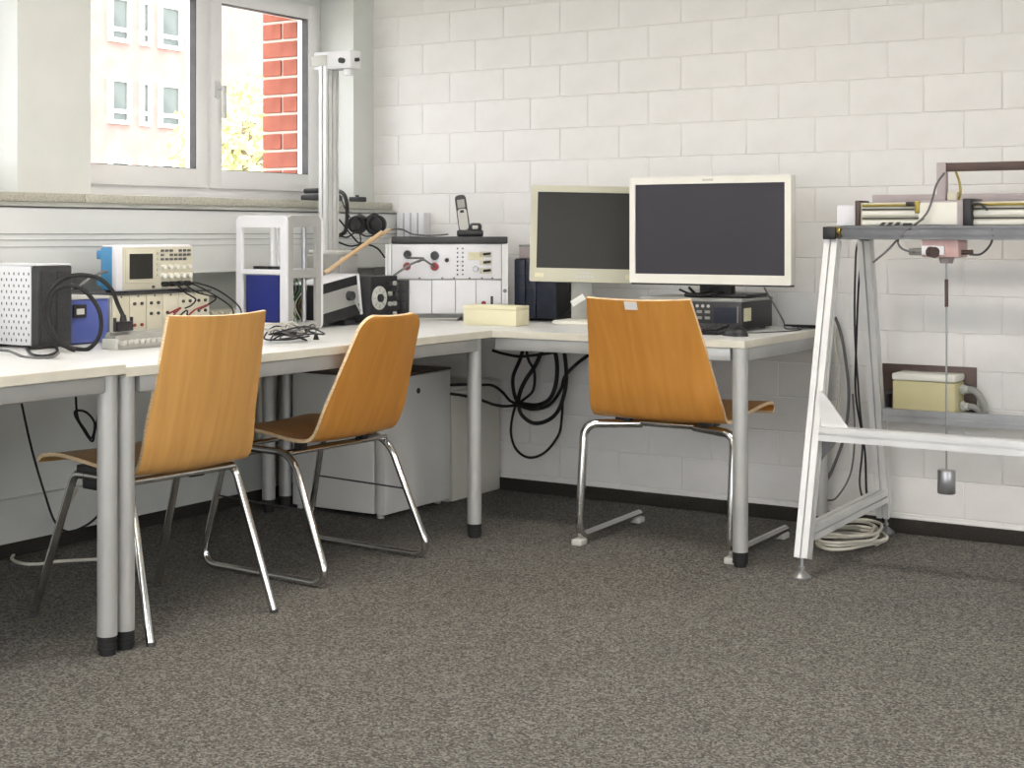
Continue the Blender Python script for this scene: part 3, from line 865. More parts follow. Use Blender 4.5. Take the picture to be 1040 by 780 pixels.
# fan unit
t = placed('fan_unit', 'black control unit with round beige dial, right of tilted amplifier', 'device', (-3.59, 4.655, DZ))
obj('case', sbox(-.07, .065, -.085, .085, .004, .185, bev=.004), 'charcoal', t)
obj('front_panel', sbox(.065, .069, -.083, .083, .006, .183), 'black_plastic', t)
obj('dial', cyl(B(), (.069, -.035, .10), (.073, -.035, .10), .046, n=28), 'light_grey', t)
obj('dial_hub', cyl(B(), (.073, -.035, .10), (.082, -.035, .10), .016, n=16), 'black_plastic', t)
for k in range(8):
    a = k*math.pi/4; obj('dial_mark', sbox(.073, .0745, -.037, -.033, .125, .14, M=Matrix.Translation((0, -.035, .10)) @ Matrix.Rotation(a, 4, 'X') @ Matrix.Translation((0, .035, -.10))), 'grey_plastic', t)
for i in range(2):
    for j in range(4):
        obj('knob', cyl(B(), (.069, .03+i*.03, .035+j*.04), (.08, .03+i*.03, .035+j*.04), .009, n=12), 'grey_plastic' if (i+j) % 3 else 'charcoal', t)
for sx in (-.05, .05):
    for sy in (-.07, .07): obj('foot', cyl(B(), (sx, sy, 0), (sx, sy, .005), .008, n=8), 'black_rubber', t)
# wooden rods leaning over the pile
for i, (a, b, r_, lb) in enumerate(((at(330, 277, 5.70), at(388, 236, 5.85), .0085, 'long pale wooden rod leaning across the devices'),
                                    (at(368, 251, 5.86), at(396, 233, 5.98), .006, 'short pale wooden stick beside the long leaning rod'))):
    g = B(); cyl(g, (0, 0, 0), b-a, r_, n=14); cyl(g, (b-a)*.985, (b-a)*1.004, r_*1.04, n=14)
    o = obj('wooden_rod', g, 'tan_wood'); o.location = a; tag(o, lb, 'rod')
# headset on the trunking
t = placed('headset', 'black headset hanging in front of the window sill end', 'headset', tuple(at(373, 228, 6.12)))
ex = Vector((cs, sn, 0)); fw = Vector((-sn, cs, 0)); up = Vector((0, 0, 1))
for sx, r_ in ((-.042, .036), (.038, .04)):
    g = B(); c = ex*sx
    dv = (fw*.022+ex*.012*(1 if sx > 0 else -1)+up*.004); cyl(g, c-dv, c+dv, r_, r_*.85, n=20); c2 = obj('ear_cup', g, 'charcoal', t)
    g = B(); tube(g, [c-fw*.024+(ex*math.cos(a)+up*math.sin(a))*r_*.8 for a in [2*math.pi*k/18 for k in range(18)]], .009, 8, True); obj('ear_pad', g, 'black_rubber', c2)
g = B(); tube(g, spline([ex*-.05+up*.02, ex*-.03+up*.035-fw*.01, ex*.0+up*.025-fw*.02, ex*.03+up*.042-fw*.01, ex*.055+up*.02], 6), .008, 8); obj('headband', g, 'black_plastic', t)
cable('thin_cable', [at(345, 198, 6.22), at(352, 215, 6.16), at(360, 228, 6.10), at(366, 240, 6.05), at(364, 250, 5.98), at(352, 256, 5.92)], .003, 'black_rubber', 'thin black cord dropping from the sill past the headset')
cable('flexible_hose', [at(341, 194, 6.32), at(348, 196, 6.25), at(352, 205, 6.2), at(352.5, 222, 6.16), at(351, 234, 6.14), at(345, 239, 6.12), at(338, 241, 6.1)], .0085, 'black_rubber', 'thick black hose curving down from the sill beside the column', 'hose', n=10)
cable('white_lead', [at(385, 240, 6.0), at(395, 234, 6.04), at(408, 233, 6.12), at(420, 238, 6.15), at(440, 239, 6.2), at(455, 238, 6.25)], .0035, 'grey_cable', 'grey lead lying over the top of the rack cabinet')
for i, pts in enumerate(([(340, 218), (347, 226), (358, 240), (366, 247), (380, 243)], [(342, 238), (352, 241), (362, 236), (372, 240), (384, 238)], [(344, 246), (356, 250), (370, 248), (383, 252), (391, 262)])):
    cable('black_lead', [at(x, y, 6.0-.03*i) for x, y in pts], .0035, 'black_rubber', ('uppermost', 'middle', 'lowest')[i]+' black lead strung behind the wooden rod')
# item on the sill
t = placed('hole_punch', 'black two-tier hole punch lying on the window sill', 'hole punch', (-4.12, 5.0, 1.2382))
obj('base', sbox(-.05, .05, -.085, .085, 0, .028, bev=.008), 'charcoal', t)
obj('lever_arm', sbox(-.042, .042, -.075, .075, .036, .058, bev=.008, M=Matrix.Rotation(R(3), 4, 'X')), 'black_plastic', t)
obj('hinge', cyl(B(), (-.04, .06, .033), (.04, .06, .033), .01, n=12), 'alu_dark', t)
t = placed('sill_clamp', 'small black clamp at the end of the window sill', 'clamp', (-4.06, 5.17, 1.2382))
obj('jaw', sbox(-.025, .03, -.03, .03, 0, .022, bev=.005), 'charcoal', t)
obj('screw', cyl(B(), (0, 0, .02), (0, 0, .03), .008, n=10), 'black_plastic', t)

# wall terminal box
t = thing('wall_socket_box', 'white slotted box on the block wall beside the trunking end', 'socket box', (-3.895, YB, 1.12))
for i in range(4): obj('module', sbox(-.075+i*.0385, -.0425+i*.0385, -.05, -.0005, -.06, .072, bev=.002), 'white_metal', t)
obj('back_plate', sbox(-.073, .070, -.043, -.001, -.058, .07), 'charcoal', t)
# ================================================================== RACK CABINET AND CORNER
t = placed('rack_cabinet', 'white laboratory rack cabinet with knobs and sockets in desk corner', 'rack', tuple(at(453.75, 300, 6.0).xy)+(DZ,), TH)
W2, RD, Z0, Z1 = .247, .30, .028, .338
obj('case', sbox(-W2+.012, W2-.012, .012, RD, Z0, Z1-.006, bev=.003), 'light_grey', t)
obj('top_bar', sbox(-W2+.024, W2-.002, -.012, RD, Z1-.028, Z1, bev=.004), 'charcoal', t)
for sx in (-1, 1):
    o = obj('side_post', profile(B(), (sx*(W2-.012), .0, Z0-.01), (sx*(W2-.012), .0, Z1-.03), .024, .03, (1, 0, 0)), 'alu_light', t)
    obj('handle_screw', cyl(B(), (sx*(W2-.012), -.018, .12), (sx*(W2-.012), -.01, .12), .008, n=10), 'alu_dark', o)
zm = .165
up_p = obj('upper_panel', sbox(-W2+.026, W2-.026, -.006, .012, zm+.003, Z1-.03, bev=.002), 'white_metal', t)
edges = (-W2+.026, -.152, -.06, .035, .118, W2-.026)
for i in range(5):
    if i == 0:
        lp = obj('lower_panel', sbox(edges[i]+.001, edges[i+1]-.001, -.004, .012, Z0, zm-.002, bev=.002), 'black_plastic', t)
        for a in range(2):
            for b in range(3): obj('switch', sbox(edges[0]+.012+a*.025, edges[0]+.03+a*.025, -.008, -.003, Z0+.018+b*.038, Z0+.045+b*.038, bev=.002), 'charcoal', lp)
    else: obj('lower_panel', sbox(edges[i]+.001, edges[i+1]-.001, -.005, .012, Z0, zm-.002, bev=.002), 'white_metal', t)
def kn(x, z, r_, m, lb='knob', d=.016): obj(lb, cyl(B(), (x, -.006, z), (x, -.006-d, z), r_, r_*.82, n=18), m, t)
def zc(x, y):   # zoom pixel -> local x, z on the front
    px, py = 380+x/4.333, 170+y/4.333
    return ((px-453.75)*6/F, CH-(py-HY)*6/F-DZ)
for (x, y, r_, m) in ((147, 383, .017, 'charcoal'), (267, 388, .018, 'charcoal'), (145, 435, .016, 'red_plastic'), (267, 437, .017, 'red_plastic'), (320, 408, .009, 'black_plastic'), (447, 447, .012, 'alu'), (482, 598, .01, 'red_plastic')):
    a, b = zc(x, y); kn(a, b, r_, m)
for x in (367, 390):
    for k in range(7):
        a, b = zc(x, 357+k*19); kn(a, b, .0035, 'charcoal', 'indicator', .004)
for y in (382, 418, 455):
    a, b = zc(495, y)
    sw = obj('toggle_plate', sbox(a-.028, a+.022, -.0085, -.006, b-.011, b+.011, bev=.001), 'beige_plastic', t)
    obj('toggle_lever', cyl(B(), (a-.012, -.008, b), (a+.016, -.018, b+.003), .005, n=8), 'black_plastic', sw)
a, b = zc(448, 390); obj('display', sbox(a-.03, a+.03, -.0085, -.006, b-.015, b+.015), 'sticker', t)
a, b = zc(518, 588); obj('rocker', sbox(a-.005, a+.005, -.012, -.005, b-.02, b+.02, bev=.002), 'charcoal', t)
for x in (200, 300, 352, 420, 475, 520):
    a, b = zc(x, 492); obj('thumb_screw', cyl(B(), (a, -.004, b+.004), (a, -.009, b+.004), .004, n=8), 'alu_dark', t)
for sx in (-.2, .2):
    for sy in (.03, .26): obj('foot', cyl(B(), (sx, sy, 0), (sx, sy, Z0), .014, n=12), 'black_rubber', t)
Tk = 5.94
cable('patch_lead', [at(414, 262, 5.96), at(424, 262, 5.9), at(430, 263, 5.9), at(418, 268, 5.9), at(404, 277, 5.88), at(396, 283, 5.86)], .0045, 'grey_cable', 'grey patch lead drooping from the rack front to the left')
cable('patch_lead', [at(441, 271, 5.96), at(434, 266, 5.9), at(430, 264, 5.89), at(424, 266, 5.89)], .0045, 'grey_cable', 'short grey patch lead between two rack knobs')
# cordless phone
t = placed('cordless_phone', 'silver and black cordless phone standing in its charger on the rack', 'phone', tuple(at(477, 240, 6.12).xy)+(DZ+Z1,), TH)
b_ = obj('charger', sbox(-.052, .056, -.035, .05, 0, .028, bev=.008), 'black_plastic', t)
obj('charger_top', sbox(.0, .05, -.03, .045, .024, .055, bev=.012, M=Matrix.Rotation(R(-6), 4, 'X')), 'charcoal', b_)
obj('charger_key', sbox(.012, .035, -.033, -.025, .03, .045, bev=.003), 'light_grey', b_)
Mh = Matrix.Translation((-.02, .0, .02)) @ Matrix.Rotation(R(-8), 4, 'Y') @ Matrix.Rotation(R(-14), 4, 'X')
h_ = obj('handset', prism(B(), rrect(-.023, .023, 0, .155, .016), lambda u, v, w_: Mh @ Vector((u, w_, v)), -.012, .014), 'charcoal', t)
obj('handset_front', prism(B(), rrect(-.019, .019, .005, .095, .012), lambda u, v, w_: Mh @ Vector((u, w_, v)), -.0135, -.011), 'light_grey', h_)
obj('phone_display', sbox(-.015, .015, -.0138, -.0115, .10, .135, M=Mh), 'grey_plastic', h_)
obj('key_pad', sbox(-.008, .008, -.0145, -.012, .078, .09, bev=.002, M=Mh), 'black_plastic', h_)

# papers before the rack
t = placed('paper_stack', 'loose grey sheets lying in front of the rack cabinet', 'papers', tuple(onz(441, 325, DZ)), TH)
for i in range(4):
    o = obj('sheet', sbox(-.105, .105, -.04, .05, 0, .0025), 'paper' if i % 2 else 'light_grey', t); o.location = (random.uniform(-.012, .012), random.uniform(-.01, .01), .0027*i); o.rotation_euler.z = R(random.uniform(-6, 6))

# cream box
t = placed('project_box', 'cream plastic box on the desk corner before the rack', 'box', (-3.095, 4.80, DZ), R(2))
obj('case', sbox(-.118, .118, -.05, .05, 0, .0595, bev=.002), 'cream_plastic', t)
obj('lid', sbox(-.118, .118, -.05, .05, .06, .076, bev=.002), 'cream_plastic', t)

# dark computer between rack and monitor
t = placed('computer', 'navy-black computer tower between rack cabinet and left monitor', 'computer', (-3.10, 5.225, DZ))
obj('case', sbox(-.10, .10, -.12, .145, .006, .25, bev=.004), 'black_plastic', t)
for a, b in ((-.098, -.048), (-.044, .004), (.008, .098)):
    obj('front_panel', sbox(a, b, -.130, -.119, .01, .246, bev=.003), 'navy', t)
for k in range(3): obj('drive_slot', sbox(-.097, .003, -.1315, -.129, .07+k*.06, .073+k*.06), 'groove', t)
for sx in (-.08, .08):
    for sy in (-.1, .12): obj('foot', cyl(B(), (sx, sy, 0), (sx, sy, .008), .012, n=8), 'black_rubber', t)
t = placed('adapter_box', 'small grey-brown box lying on the navy-black computer tower', 'box', (-3.135, 5.23, DZ+.2502))
obj('case', sbox(-.062, .05, -.1, .1, 0, .045, bev=.004), 'mauve_grey', t)
obj('lid', sbox(-.063, .051, -.101, .101, .0455, .056, bev=.003), 'grey_plastic', t)

# ---------------------------------------------------------------- monitors
def monitor(name, label, loc, rz, wd, ht, bz, bb, mframe, mscreen, tilt=0., roll=0.):
    t = thing(name, label, 'monitor', loc, rz)
    return t
# left, almost square
p = at(593.5, 300, 5.72)
t = thing('monitor', 'smaller beige monitor with dark screen on a grey stand', 'monitor', (p.x, p.y, DZ), TH-R(2))
zb, zt_ = .912-DZ, 1.283-DZ
hw = .212
Mt = Matrix.Translation((0, 0, zb)) @ Matrix.Rotation(R(-4), 4, 'X') @ Matrix.Rotation(R(1.2), 4, 'Y')
H_ = zt_-zb
sh = obj('housing', sbox(-hw, hw, .0, .035, 0, H_, bev=.006, M=Mt), 'monitor_beige', t)
obj('back_shell', sbox(-hw*.75, hw*.75, .034, .075, .04, H_-.04, bev=.015, M=Mt), 'monitor_beige', t)
g = B(); ring_prism(g, rrect(-hw, hw, 0, H_, .006, 2), rrect(-hw+.026, hw-.026, .052, H_-.025, .002, 2), lambda u, v, w_: Mt @ Vector((u, w_, v)), -.008, .002); obj('bezel', g, 'monitor_beige', t)
obj('screen', sbox(-hw+.025, hw-.025, -.002, .001, .051, H_-.024, M=Mt), 'screen_black', t)
for x in (-hw+.02, hw-.055): obj('speaker_grille', sbox(x, x+.035, -.0092, -.007, .016, .032, M=Mt), 'sticker', t)
for k in range(5): obj('control_button', sbox(-.036+k*.015, -.025+k*.015, -.0095, -.007, .016, .026, M=Mt), 'light_grey', t)
obj('logo_bar', sbox(-.02, .02, -.0088, -.007, .034, .040, M=Mt), 'light_grey', t)
obj('neck', sbox(-.05, .035, .03, .07, .012, zb+.10, bev=.008), 'grey_plastic', t)
g = B(); lathe(g, [(.0, 0), (.105, 0), (.108, .006), (.10, .014), (.06, .019), (.0, .02)], 32, Matrix.Translation((-.02, .045, 0))); obj('base', g, 'monitor_ivory', t)
# right, large
PCZ = .1165
t = thing('monitor', 'large ivory widescreen monitor standing on the black desktop computer', 'monitor', (-2.272, 4.95, DZ+PCZ+.0005), R(.5))
zo = DZ+PCZ
zb, H_, hw = .9155-zo, .391, .318
Mt = Matrix.Translation((0, 0, zb))
obj('housing', sbox(-hw, hw, .0, .04, 0, H_, bev=.006, M=Mt), 'monitor_ivory', t)
obj('back_shell', sbox(-hw*.7, hw*.7, .039, .075, .05, H_-.05, bev=.015, M=Mt), 'charcoal', t)
g = B(); ring_prism(g, rrect(-hw, hw, 0, H_, .006, 2), rrect(-hw+.022, hw-.024, .034, H_-.026, .002, 2), lambda u, v, w_: Mt @ Vector((u, w_, v)), -.010, .002); obj('bezel', g, 'monitor_ivory', t)
obj('screen', sbox(-hw+.021, hw-.023, -.002, .001, .033, H_-.025, M=Mt), 'screen_violet', t)
obj('logo_bar', sbox(-.022, .022, -.0112, -.0095, H_-.017, H_-.009, M=Mt), 'light_grey', t)
obj('bottom_strip', sbox(-hw+.005, hw-.005, -.006, .035, -.006, .002, M=Mt), 'black_plastic', t)
obj('neck', sbox(-.06, .07, .045, .085, .01, zb+.12, bev=.008), 'black_plastic', t)
obj('base', sbox(-.12, .13, .04, .25, 0, .014, bev=.006), 'black_plastic', t)
# desktop computer lying flat
t = placed('computer', 'flat black desktop computer under the large monitor', 'computer', (-2.343, 4.935, DZ))
obj('case', sbox(-.205, .205, .012, .285, .006, .104, bev=.003), 'black_plastic', t)
obj('top_cover', sbox(-.206, .207, .004, .287, .1045, .116, bev=.002), 'grey_plastic', t)
fp = obj('front_panel', sbox(-.205, .205, 0, .012, .006, .104, bev=.002), 'charcoal', t)
obj('drive_bay', sbox(.098, .185, -.002, .001, .03, .085), 'navy', fp)
obj('drive_edge', sbox(.188, .193, -.002, .001, .03, .09), 'alu', fp)
for k in range(3): obj('audio_jack', cyl(B(), (.032+k*.022, .001, .088), (.032+k*.022, -.003, .088), .006, n=10), 'light_grey', fp)
for k in range(4): obj('usb_port', sbox(.03+(k % 2)*.032, .05+(k % 2)*.032, -.002, .001, .04+(k//2)*.022, .05+(k//2)*.022), 'grey_plastic', fp)
obj('label_sticker', sbox(.2052, .2062, .02, .085, .035, .082), 'sticker', t)
for sx in (-.18, .18):
    for sy in (.04, .25): obj('foot', cyl(B(), (sx, sy, 0), (sx, sy, .008), .012, n=8), 'black_rubber', t)
# keyboard and mouse
t = placed('keyboard', 'black keyboard on the desk behind the cantilever chair', 'keyboard', (-2.35, 4.775, DZ), R(1))
obj('body', prism(B(), [(-.065, .004), (.065, .004), (.065, .026), (-.065, .014)], lambda u, v, w_: Vector((w_, u, v)), -.215, .215), 'black_plastic', t)
base_k = None
for r_ in range(5):
    for c_ in range(18):
        if base_k is None:
            o = obj('key', sbox(-.0095, .0095, -.0095, .0095, 0, .007, bev=.002, seg=1), 'charcoal', t); base_k = o
        else:
            o = bpy.data.objects.new('key', base_k.data); COL.objects.link(o); o.parent = t
        yy = -.05+r_*.024
        o.location = (-.2+c_*.0235, yy, .0145+(yy+.065)/.13*.012)
for sx in (-.18, .18): obj('foot', sbox(sx-.02, sx+.02, .04, .06, 0, .005), 'black_rubber', t)
t = placed('mouse', 'black computer mouse on the right corner of the desk', 'mouse', (-2.07, 4.725, DZ), R(68))
g = B(); bmesh.ops.create_uvsphere(g, u_segments=20, v_segments=12, radius=1)
for v in g.verts:
    v.co = Vector((v.co.x*.031, v.co.y*.055, max(v.co.z, 0)*.032*(1-.25*v.co.y)))
bmesh.ops.remove_doubles(g, verts=g.verts, dist=.0005)
obj('body', g, 'black_plastic', t)
obj('wheel', cyl(B(), (-.003, .03, .0185), (.003, .03, .0185), .007, n=12), 'grey_plastic', t)
obj('button_split', sbox(-.0008, .0008, .02, .046, .012, .0195), 'groove', t)
cable('thin_cable', [Vector((-2.10, 4.79, DZ+.008)), Vector((-2.06, 4.86, DZ+.003)), Vector((-2.03, 4.92, DZ+.003)), Vector((-1.99, 5.0, DZ+.003)), Vector((-1.985, 5.12, DZ+.003)), Vector((-2.03, 5.2, DZ+.003))], .002, 'black_rubber', 'thin black mouse cord running beside the flat computer')
D4 = DZ+.005
cable('cord', [Vector((-2.08, 5.27, D4)), Vector((-2.03, 5.24, D4)), Vector((-1.985, 5.20, D4)), Vector((-1.965, 5.24, D4)), Vector((-1.985, 5.29, D4)), Vector((-2.05, 5.30, D4)), Vector((-2.12, 5.29, D4))], .004, 'black_rubber', 'black cord curled at the rear right corner of the monitor desk')
cable('cord', [at(776, 292, 5.35), at(783, 304, 5.36), at(790, 316, 5.38), at(796, 327, 5.40), Vector((-2.045, 5.12, D4)), Vector((-2.0, 5.13, D4)), Vector((-1.97, 5.16, D4))], .003, 'grey_cable', 'thin grey cord hanging from the large monitor to the desk')
cable('video_cable', [at(700, 292, 5.5), at(706, 298, 5.46), at(712, 300, 5.4), at(722, 299, 5.38), at(735, 297, 5.42), at(742, 300, 5.45)], .005, 'black_rubber', 'black video cable looped over the flat computer')
cable('video_cable', [at(690, 294, 5.5), at(697, 297, 5.48), at(706, 300, 5.44), at(715, 296, 5.4), at(722, 294, 5.42)], .004, 'black_rubber', 'second black cable looped under the large monitor')
cable('power_cable', [at(578, 288, 5.83), at(581, 300, 5.84), at(588, 309, 5.82), at(584, 318, 5.84), at(574, 322, 5.9)], .0045, 'black_rubber', 'black power cable falling behind the smaller monitor stand')
cable('power_cable', [at(594, 289, 5.86), at(590, 300, 5.86), at(582, 310, 5.88), at(576, 318, 5.9), at(568, 323, 5.92)], .0045, 'black_rubber', 'second black cable curving behind the smaller monitor stand')
t = placed('cable_tag', 'white paper tag on the cable beside the smaller monitor stand', 'tag', tuple(at(587, 305, 5.66)), TH)
obj('tag_sheet', sbox(-.028, .028, -.002, .002, -.012, .012, bev=.001, M=Matrix.Rotation(R(-32), 4, 'Y')), 'paper', t)

# cables below the monitor desk
E5 = lambda x, y: (500+x/4.333, 350+y/4.333)
def hang(pts, r_, lb, m='black_rubber', Y=5.30):
    cable('hanging_cable', [ony(*E5(x, y), Y+.012*math.sin(i*1.7)) for i, (x, y) in enumerate(pts)], r_, m, lb, n=8)
hang([(135, 22), (120, 70), (92, 140), (95, 210), (115, 255), (160, 275), (215, 262)], .008, 'thick black cable under the monitor desk, outermost on the left')
hang([(275, 22), (285, 90), (280, 170), (255, 235), (205, 265), (140, 262), (112, 250)], .009, 'thick black cable under the monitor desk, forming the inner bowl')
hang([(315, 20), (325, 110), (320, 200), (290, 290), (240, 335), (180, 345), (130, 310), (112, 255)], .0085, 'thick black cable under the monitor desk, forming the wide bowl')
hang([(310, 240), (305, 330), (290, 400), (230, 475), (160, 497), (105, 460), (82, 390), (90, 310), (108, 255)], .0055, 'thin black cable hanging lowest under the monitor desk')
hang([(425, 45), (370, 85), (320, 140), (300, 200), (250, 265), (180, 285), (120, 270)], .007, 'black cable slanting from the chair to the bundle under the desk')
hang([(220, 25), (190, 90), (150, 150), (125, 200), (112, 250)], .009, 'short thick black cable dropping into the bundle under the desk')
hang([(150, 22), (160, 70), (185, 120), (180, 200), (140, 240), (110, 260)], .006, 'thin black cable curling into the bundle under the desk')
hang([(0, 25), (50, 40), (120, 52), (200, 45), (270, 35)], .006, 'black cable sagging along the underside of the monitor desk')
cable('hanging_cable', [at(458, 391, 5.88), at(472, 390.5, 5.95), at(486, 391, 6.0), at(500, 391.5, 6.1), at(510, 398, 6.18), at(518, 407, 6.22), ony(526, 410, 5.30)], .006, 'black_rubber', 'black cable leading from the fridge to the bundle, upper of two')
cable('hanging_cable', [at(458, 400, 5.88), at(472, 402, 5.95), at(488, 406, 6.02), at(502, 411, 6.12), at(514, 412.5, 6.2), ony(526, 411, 5.30)], .006, 'black_rubber', 'black cable leading from the fridge to the bundle, lower of two')
t = placed('cable_box', 'small black box fixed under the right end of the monitor desk', 'box', (-2.03, 5.16, DZ-.0275))
obj('case', sbox(-.035, .03, -.05, .05, -.03, 0, bev=.004), 'black_plastic', t)
obj('lid', sbox(-.033, .028, -.048, .048, -.034, -.0305, bev=.001), 'charcoal', t)

# cables below the left desks
cable('hanging_cable', [onx(22, 410, -3.95), onx(32, 455, -3.96), onx(45, 500, -3.96), onx(56, 530, -3.95), onx(70, 540, -3.90), onx(90, 532, -3.93), onx(103, 520, -3.96)], .004, 'black_rubber', 'thin black cable hanging behind the near chair seat to the left')
cable('hanging_cable', [onx(77, 403, -3.9), onx(79, 424, -3.9), onx(86, 436, -3.9), onx(93, 445, -3.9), onx(96, 430, -3.9), onx(88, 419, -3.9), onx(78, 417, -3.9), onx(76, 421, -3.9), onx(82, 432, -3.9), onx(93, 448, -3.9), onx(96, 440, -3.9), onx(99, 425, -3.9), onx(101, 410, -3.9)], .004, 'black_rubber', 'knotted black cable hanging behind the left desk leg')
cable('floor_cable', [onx(78, 497, -3.93), onx(66, 520, -3.9), onz(52, 538, .03), onz(40, 548, .006), onz(22, 558, .006), onz(12, 566, .006), onz(18, 571, .006), onz(36, 573, .006), onz(60, 570, .006), onz(100, 568, .006), onz(140, 566, .006)], .0055, 'white_cable', 'pale cable lying on the carpet behind the near chair')

# ================================================================== GANTRY FRAME ON THE RIGHT
GX = -1.745
t = thing('gantry_crane', 'aluminium profile gantry rig with trolley and hanging weight by the wall', 'test rig', (GX, 4.95, 0))
def Lg(bm): bmesh.ops.translate(bm, vec=(-GX, -4.95, 0), verts=bm.verts); return bm
XE = .45
S = .045
for gx in (GX, XE):
    lf = obj('leg', Lg(profile(B(), (gx, 4.515, .062), (gx, 4.79, 1.078), S, S, (1, 0, 0))), 'alu_light', t)
    lr = obj('leg', Lg(profile(B(), (gx-.005, 5.343, .062), (gx, 5.115, 1.078), S, S, (1, 0, 0))), 'alu_light', t)
    for ly, lo in ((4.505, lf), (5.345, lr)):
        g = B(); cyl(g, (gx, ly, .018), (gx, ly+(.005 if ly < 5 else 0), .07), .006, n=10)
        lathe(g, [(0, 0), (.03, 0), (.031, .006), (.022, .014), (.01, .024), (0, .025)], 20, Matrix.Translation((gx, ly, 0)))
        cyl(g, (gx, ly, .03), (gx, ly, .038), .011, n=6)
        obj('levelling_foot', Lg(g), 'alu', lo)
    obj('side_brace', Lg(profile(B(), (gx, 4.565, .135), (gx, 5.305, .145), S, S, (1, 0, 0))), 'alu_light', t)
    obj('top_cross_piece', Lg(profile(B(), (gx, 4.76, 1.10), (gx, 5.15, 1.10), .04, .04, (1, 0, 0))), 'alu', t)
    obj('end_cap', Lg(sbox(gx-.022, gx+.022, 4.75, 4.762, 1.08, 1.122, bev=.003)), 'black_plastic', t)
# rails
obj('front_rail', Lg(profile(B(), (GX+.023, 4.615, .452), (XE-.023, 4.615, .452), .045, .045, (0, 1, 0))), 'alu_light', t)
obj('rear_rail', Lg(profile(B(), (GX+.023, 5.258, .448), (XE-.023, 5.258, .448), .045, .045, (0, 1, 0))), 'alu', t)
g = B(); prism(g, [(GX+.02, .475), (GX+.115, .475), (GX+.04, .575), (GX+.02, .59)], lambda u, v, w_: Vector((u, w_, v)), 4.612, 4.618); obj('gusset_plate', Lg(g), 'alu_light', t)
g = B(); prism(g, [(GX+.02, .425), (GX+.07, .425), (GX+.02, .36)], lambda u, v, w_: Vector((u, w_, v)), 4.625, 4.631); obj('gusset_plate', Lg(g), 'alu_dark', t)
# upper beams
obj('lower_beam', Lg(profile(B(), (GX+.022, 4.80, 1.102), (XE-.022, 4.80, 1.102), .035, .045, (0, 1, 0), .02)), 'alu_dark', t)
obj('lower_beam', Lg(profile(B(), (GX+.022, 5.11, 1.102), (XE-.022, 5.11, 1.102), .04, .04, (0, 1, 0))), 'alu_dark', t)
obj('beam_end_block', Lg(cyl(B(), (GX-.02, 4.795, 1.102), (GX+.03, 4.795, 1.102), .022, n=16)), 'brass', t)
ax = obj('linear_axis', Lg(sbox(GX+.07, XE-.05, 4.84, 4.92, 1.125, 1.202, bev=.003)), 'beige_plastic', t)
for z0, z1, m in ((1.128, 1.142, 'monitor_ivory'), (1.147, 1.152, 'groove'), (1.158, 1.173, 'monitor_ivory'), (1.177, 1.182, 'groove'), (1.189, 1.197, 'brass')):
    obj('axis_strip', Lg(sbox(GX+.085, XE-.06, 4.834, 4.842, z0, z1, bev=.001)), m, ax)
g = B()
for x in (GX+.145, GX+.17, GX+.195): 
    prism(g, [(x, 1.125), (x+.012, 1.125), (x+.022, 1.137), (x+.01, 1.137)], lambda u, v, w_: Vector((u, w_, v)), 4.828, 4.834)
obj('marking', Lg(g), 'charcoal', ax)
obj('axis_end_plate', Lg(sbox(GX+.062, GX+.078, 4.83, 4.93, 1.122, 1.21, bev=.002)), 'brown_metal', t)
obj('motor_bracket', Lg(sbox(GX-.005, GX+.06, 4.84, 4.93, 1.125, 1.195, bev=.004)), 'white_metal', t)
obj('rear_bar', Lg(sbox(GX+.03, XE, 5.10, 5.13, 1.205, 1.235, bev=.003)), 'mauve_grey', t)
obj('rear_bar_post', Lg(sbox(GX+.03, GX+.06, 5.10, 5.13, 1.12, 1.206, bev=.002)), 'mauve_grey', t)
obj('rear_bar_post', Lg(sbox(XE-.06, XE-.03, 5.10, 5.13, 1.12, 1.206, bev=.002)), 'mauve_grey', t)
for x in (GX+.235, GX+.225): obj('limit_switch', Lg(sbox(x, x+.03, 4.826, 4.842, 1.19 if x > GX+.23 else 1.122, 1.203 if x > GX+.23 else 1.134, bev=.002)), 'black_plastic', t)
# trolley
WX, WY = -1.388, 4.87
tr_ = obj('trolley', Lg(sbox(-1.462, -1.318, 4.81, 4.945, 1.122, 1.207, bev=.004)), 'mauve_grey', t)
obj('trolley_plate', Lg(sbox(-1.46, -1.335, 4.802, 4.812, 1.128, 1.20, bev=.002)), 'monitor_ivory', tr_)
obj('trolley_bumper', Lg(sbox(-1.318, -1.292, 4.805, 4.945, 1.118, 1.212, bev=.003)), 'black_plastic', tr_)
obj('cable_guide', Lg(sbox(-1.473, -1.455, 4.80, 4.84, 1.165, 1.205, bev=.003)), 'brass', tr_)
wn = obj('winch_housing', Lg(sbox(-1.45, -1.33, 4.80, 4.91, 1.022, 1.112, bev=.006)), 'pink_box', t)
obj('winch_face', Lg(sbox(-1.448, -1.375, 4.794, 4.801, 1.03, 1.06, bev=.002)), 'white_metal', wn)
obj('winch_drum', Lg(cyl(B(), (-1.42, 4.80, 1.04), (-1.40, 4.782, 1.038), .018, n=16)), 'brown_metal', wn)
obj('winch_motor', Lg(sbox(-1.502, -1.452, 4.83, 4.87, 1.028, 1.052, bev=.004)), 'grey_plastic', wn)
obj('winch_plug', Lg(cyl(B(), (-1.33, 4.84, 1.038), (-1.295, 4.84, 1.040), .008, n=10)), 'brown_metal', wn)
obj('cable_eye', Lg(cyl(B(), (WX, WY, 1.002), (WX, WY, 1.022), .02, .026, n=16)), 'mauve_grey', wn)
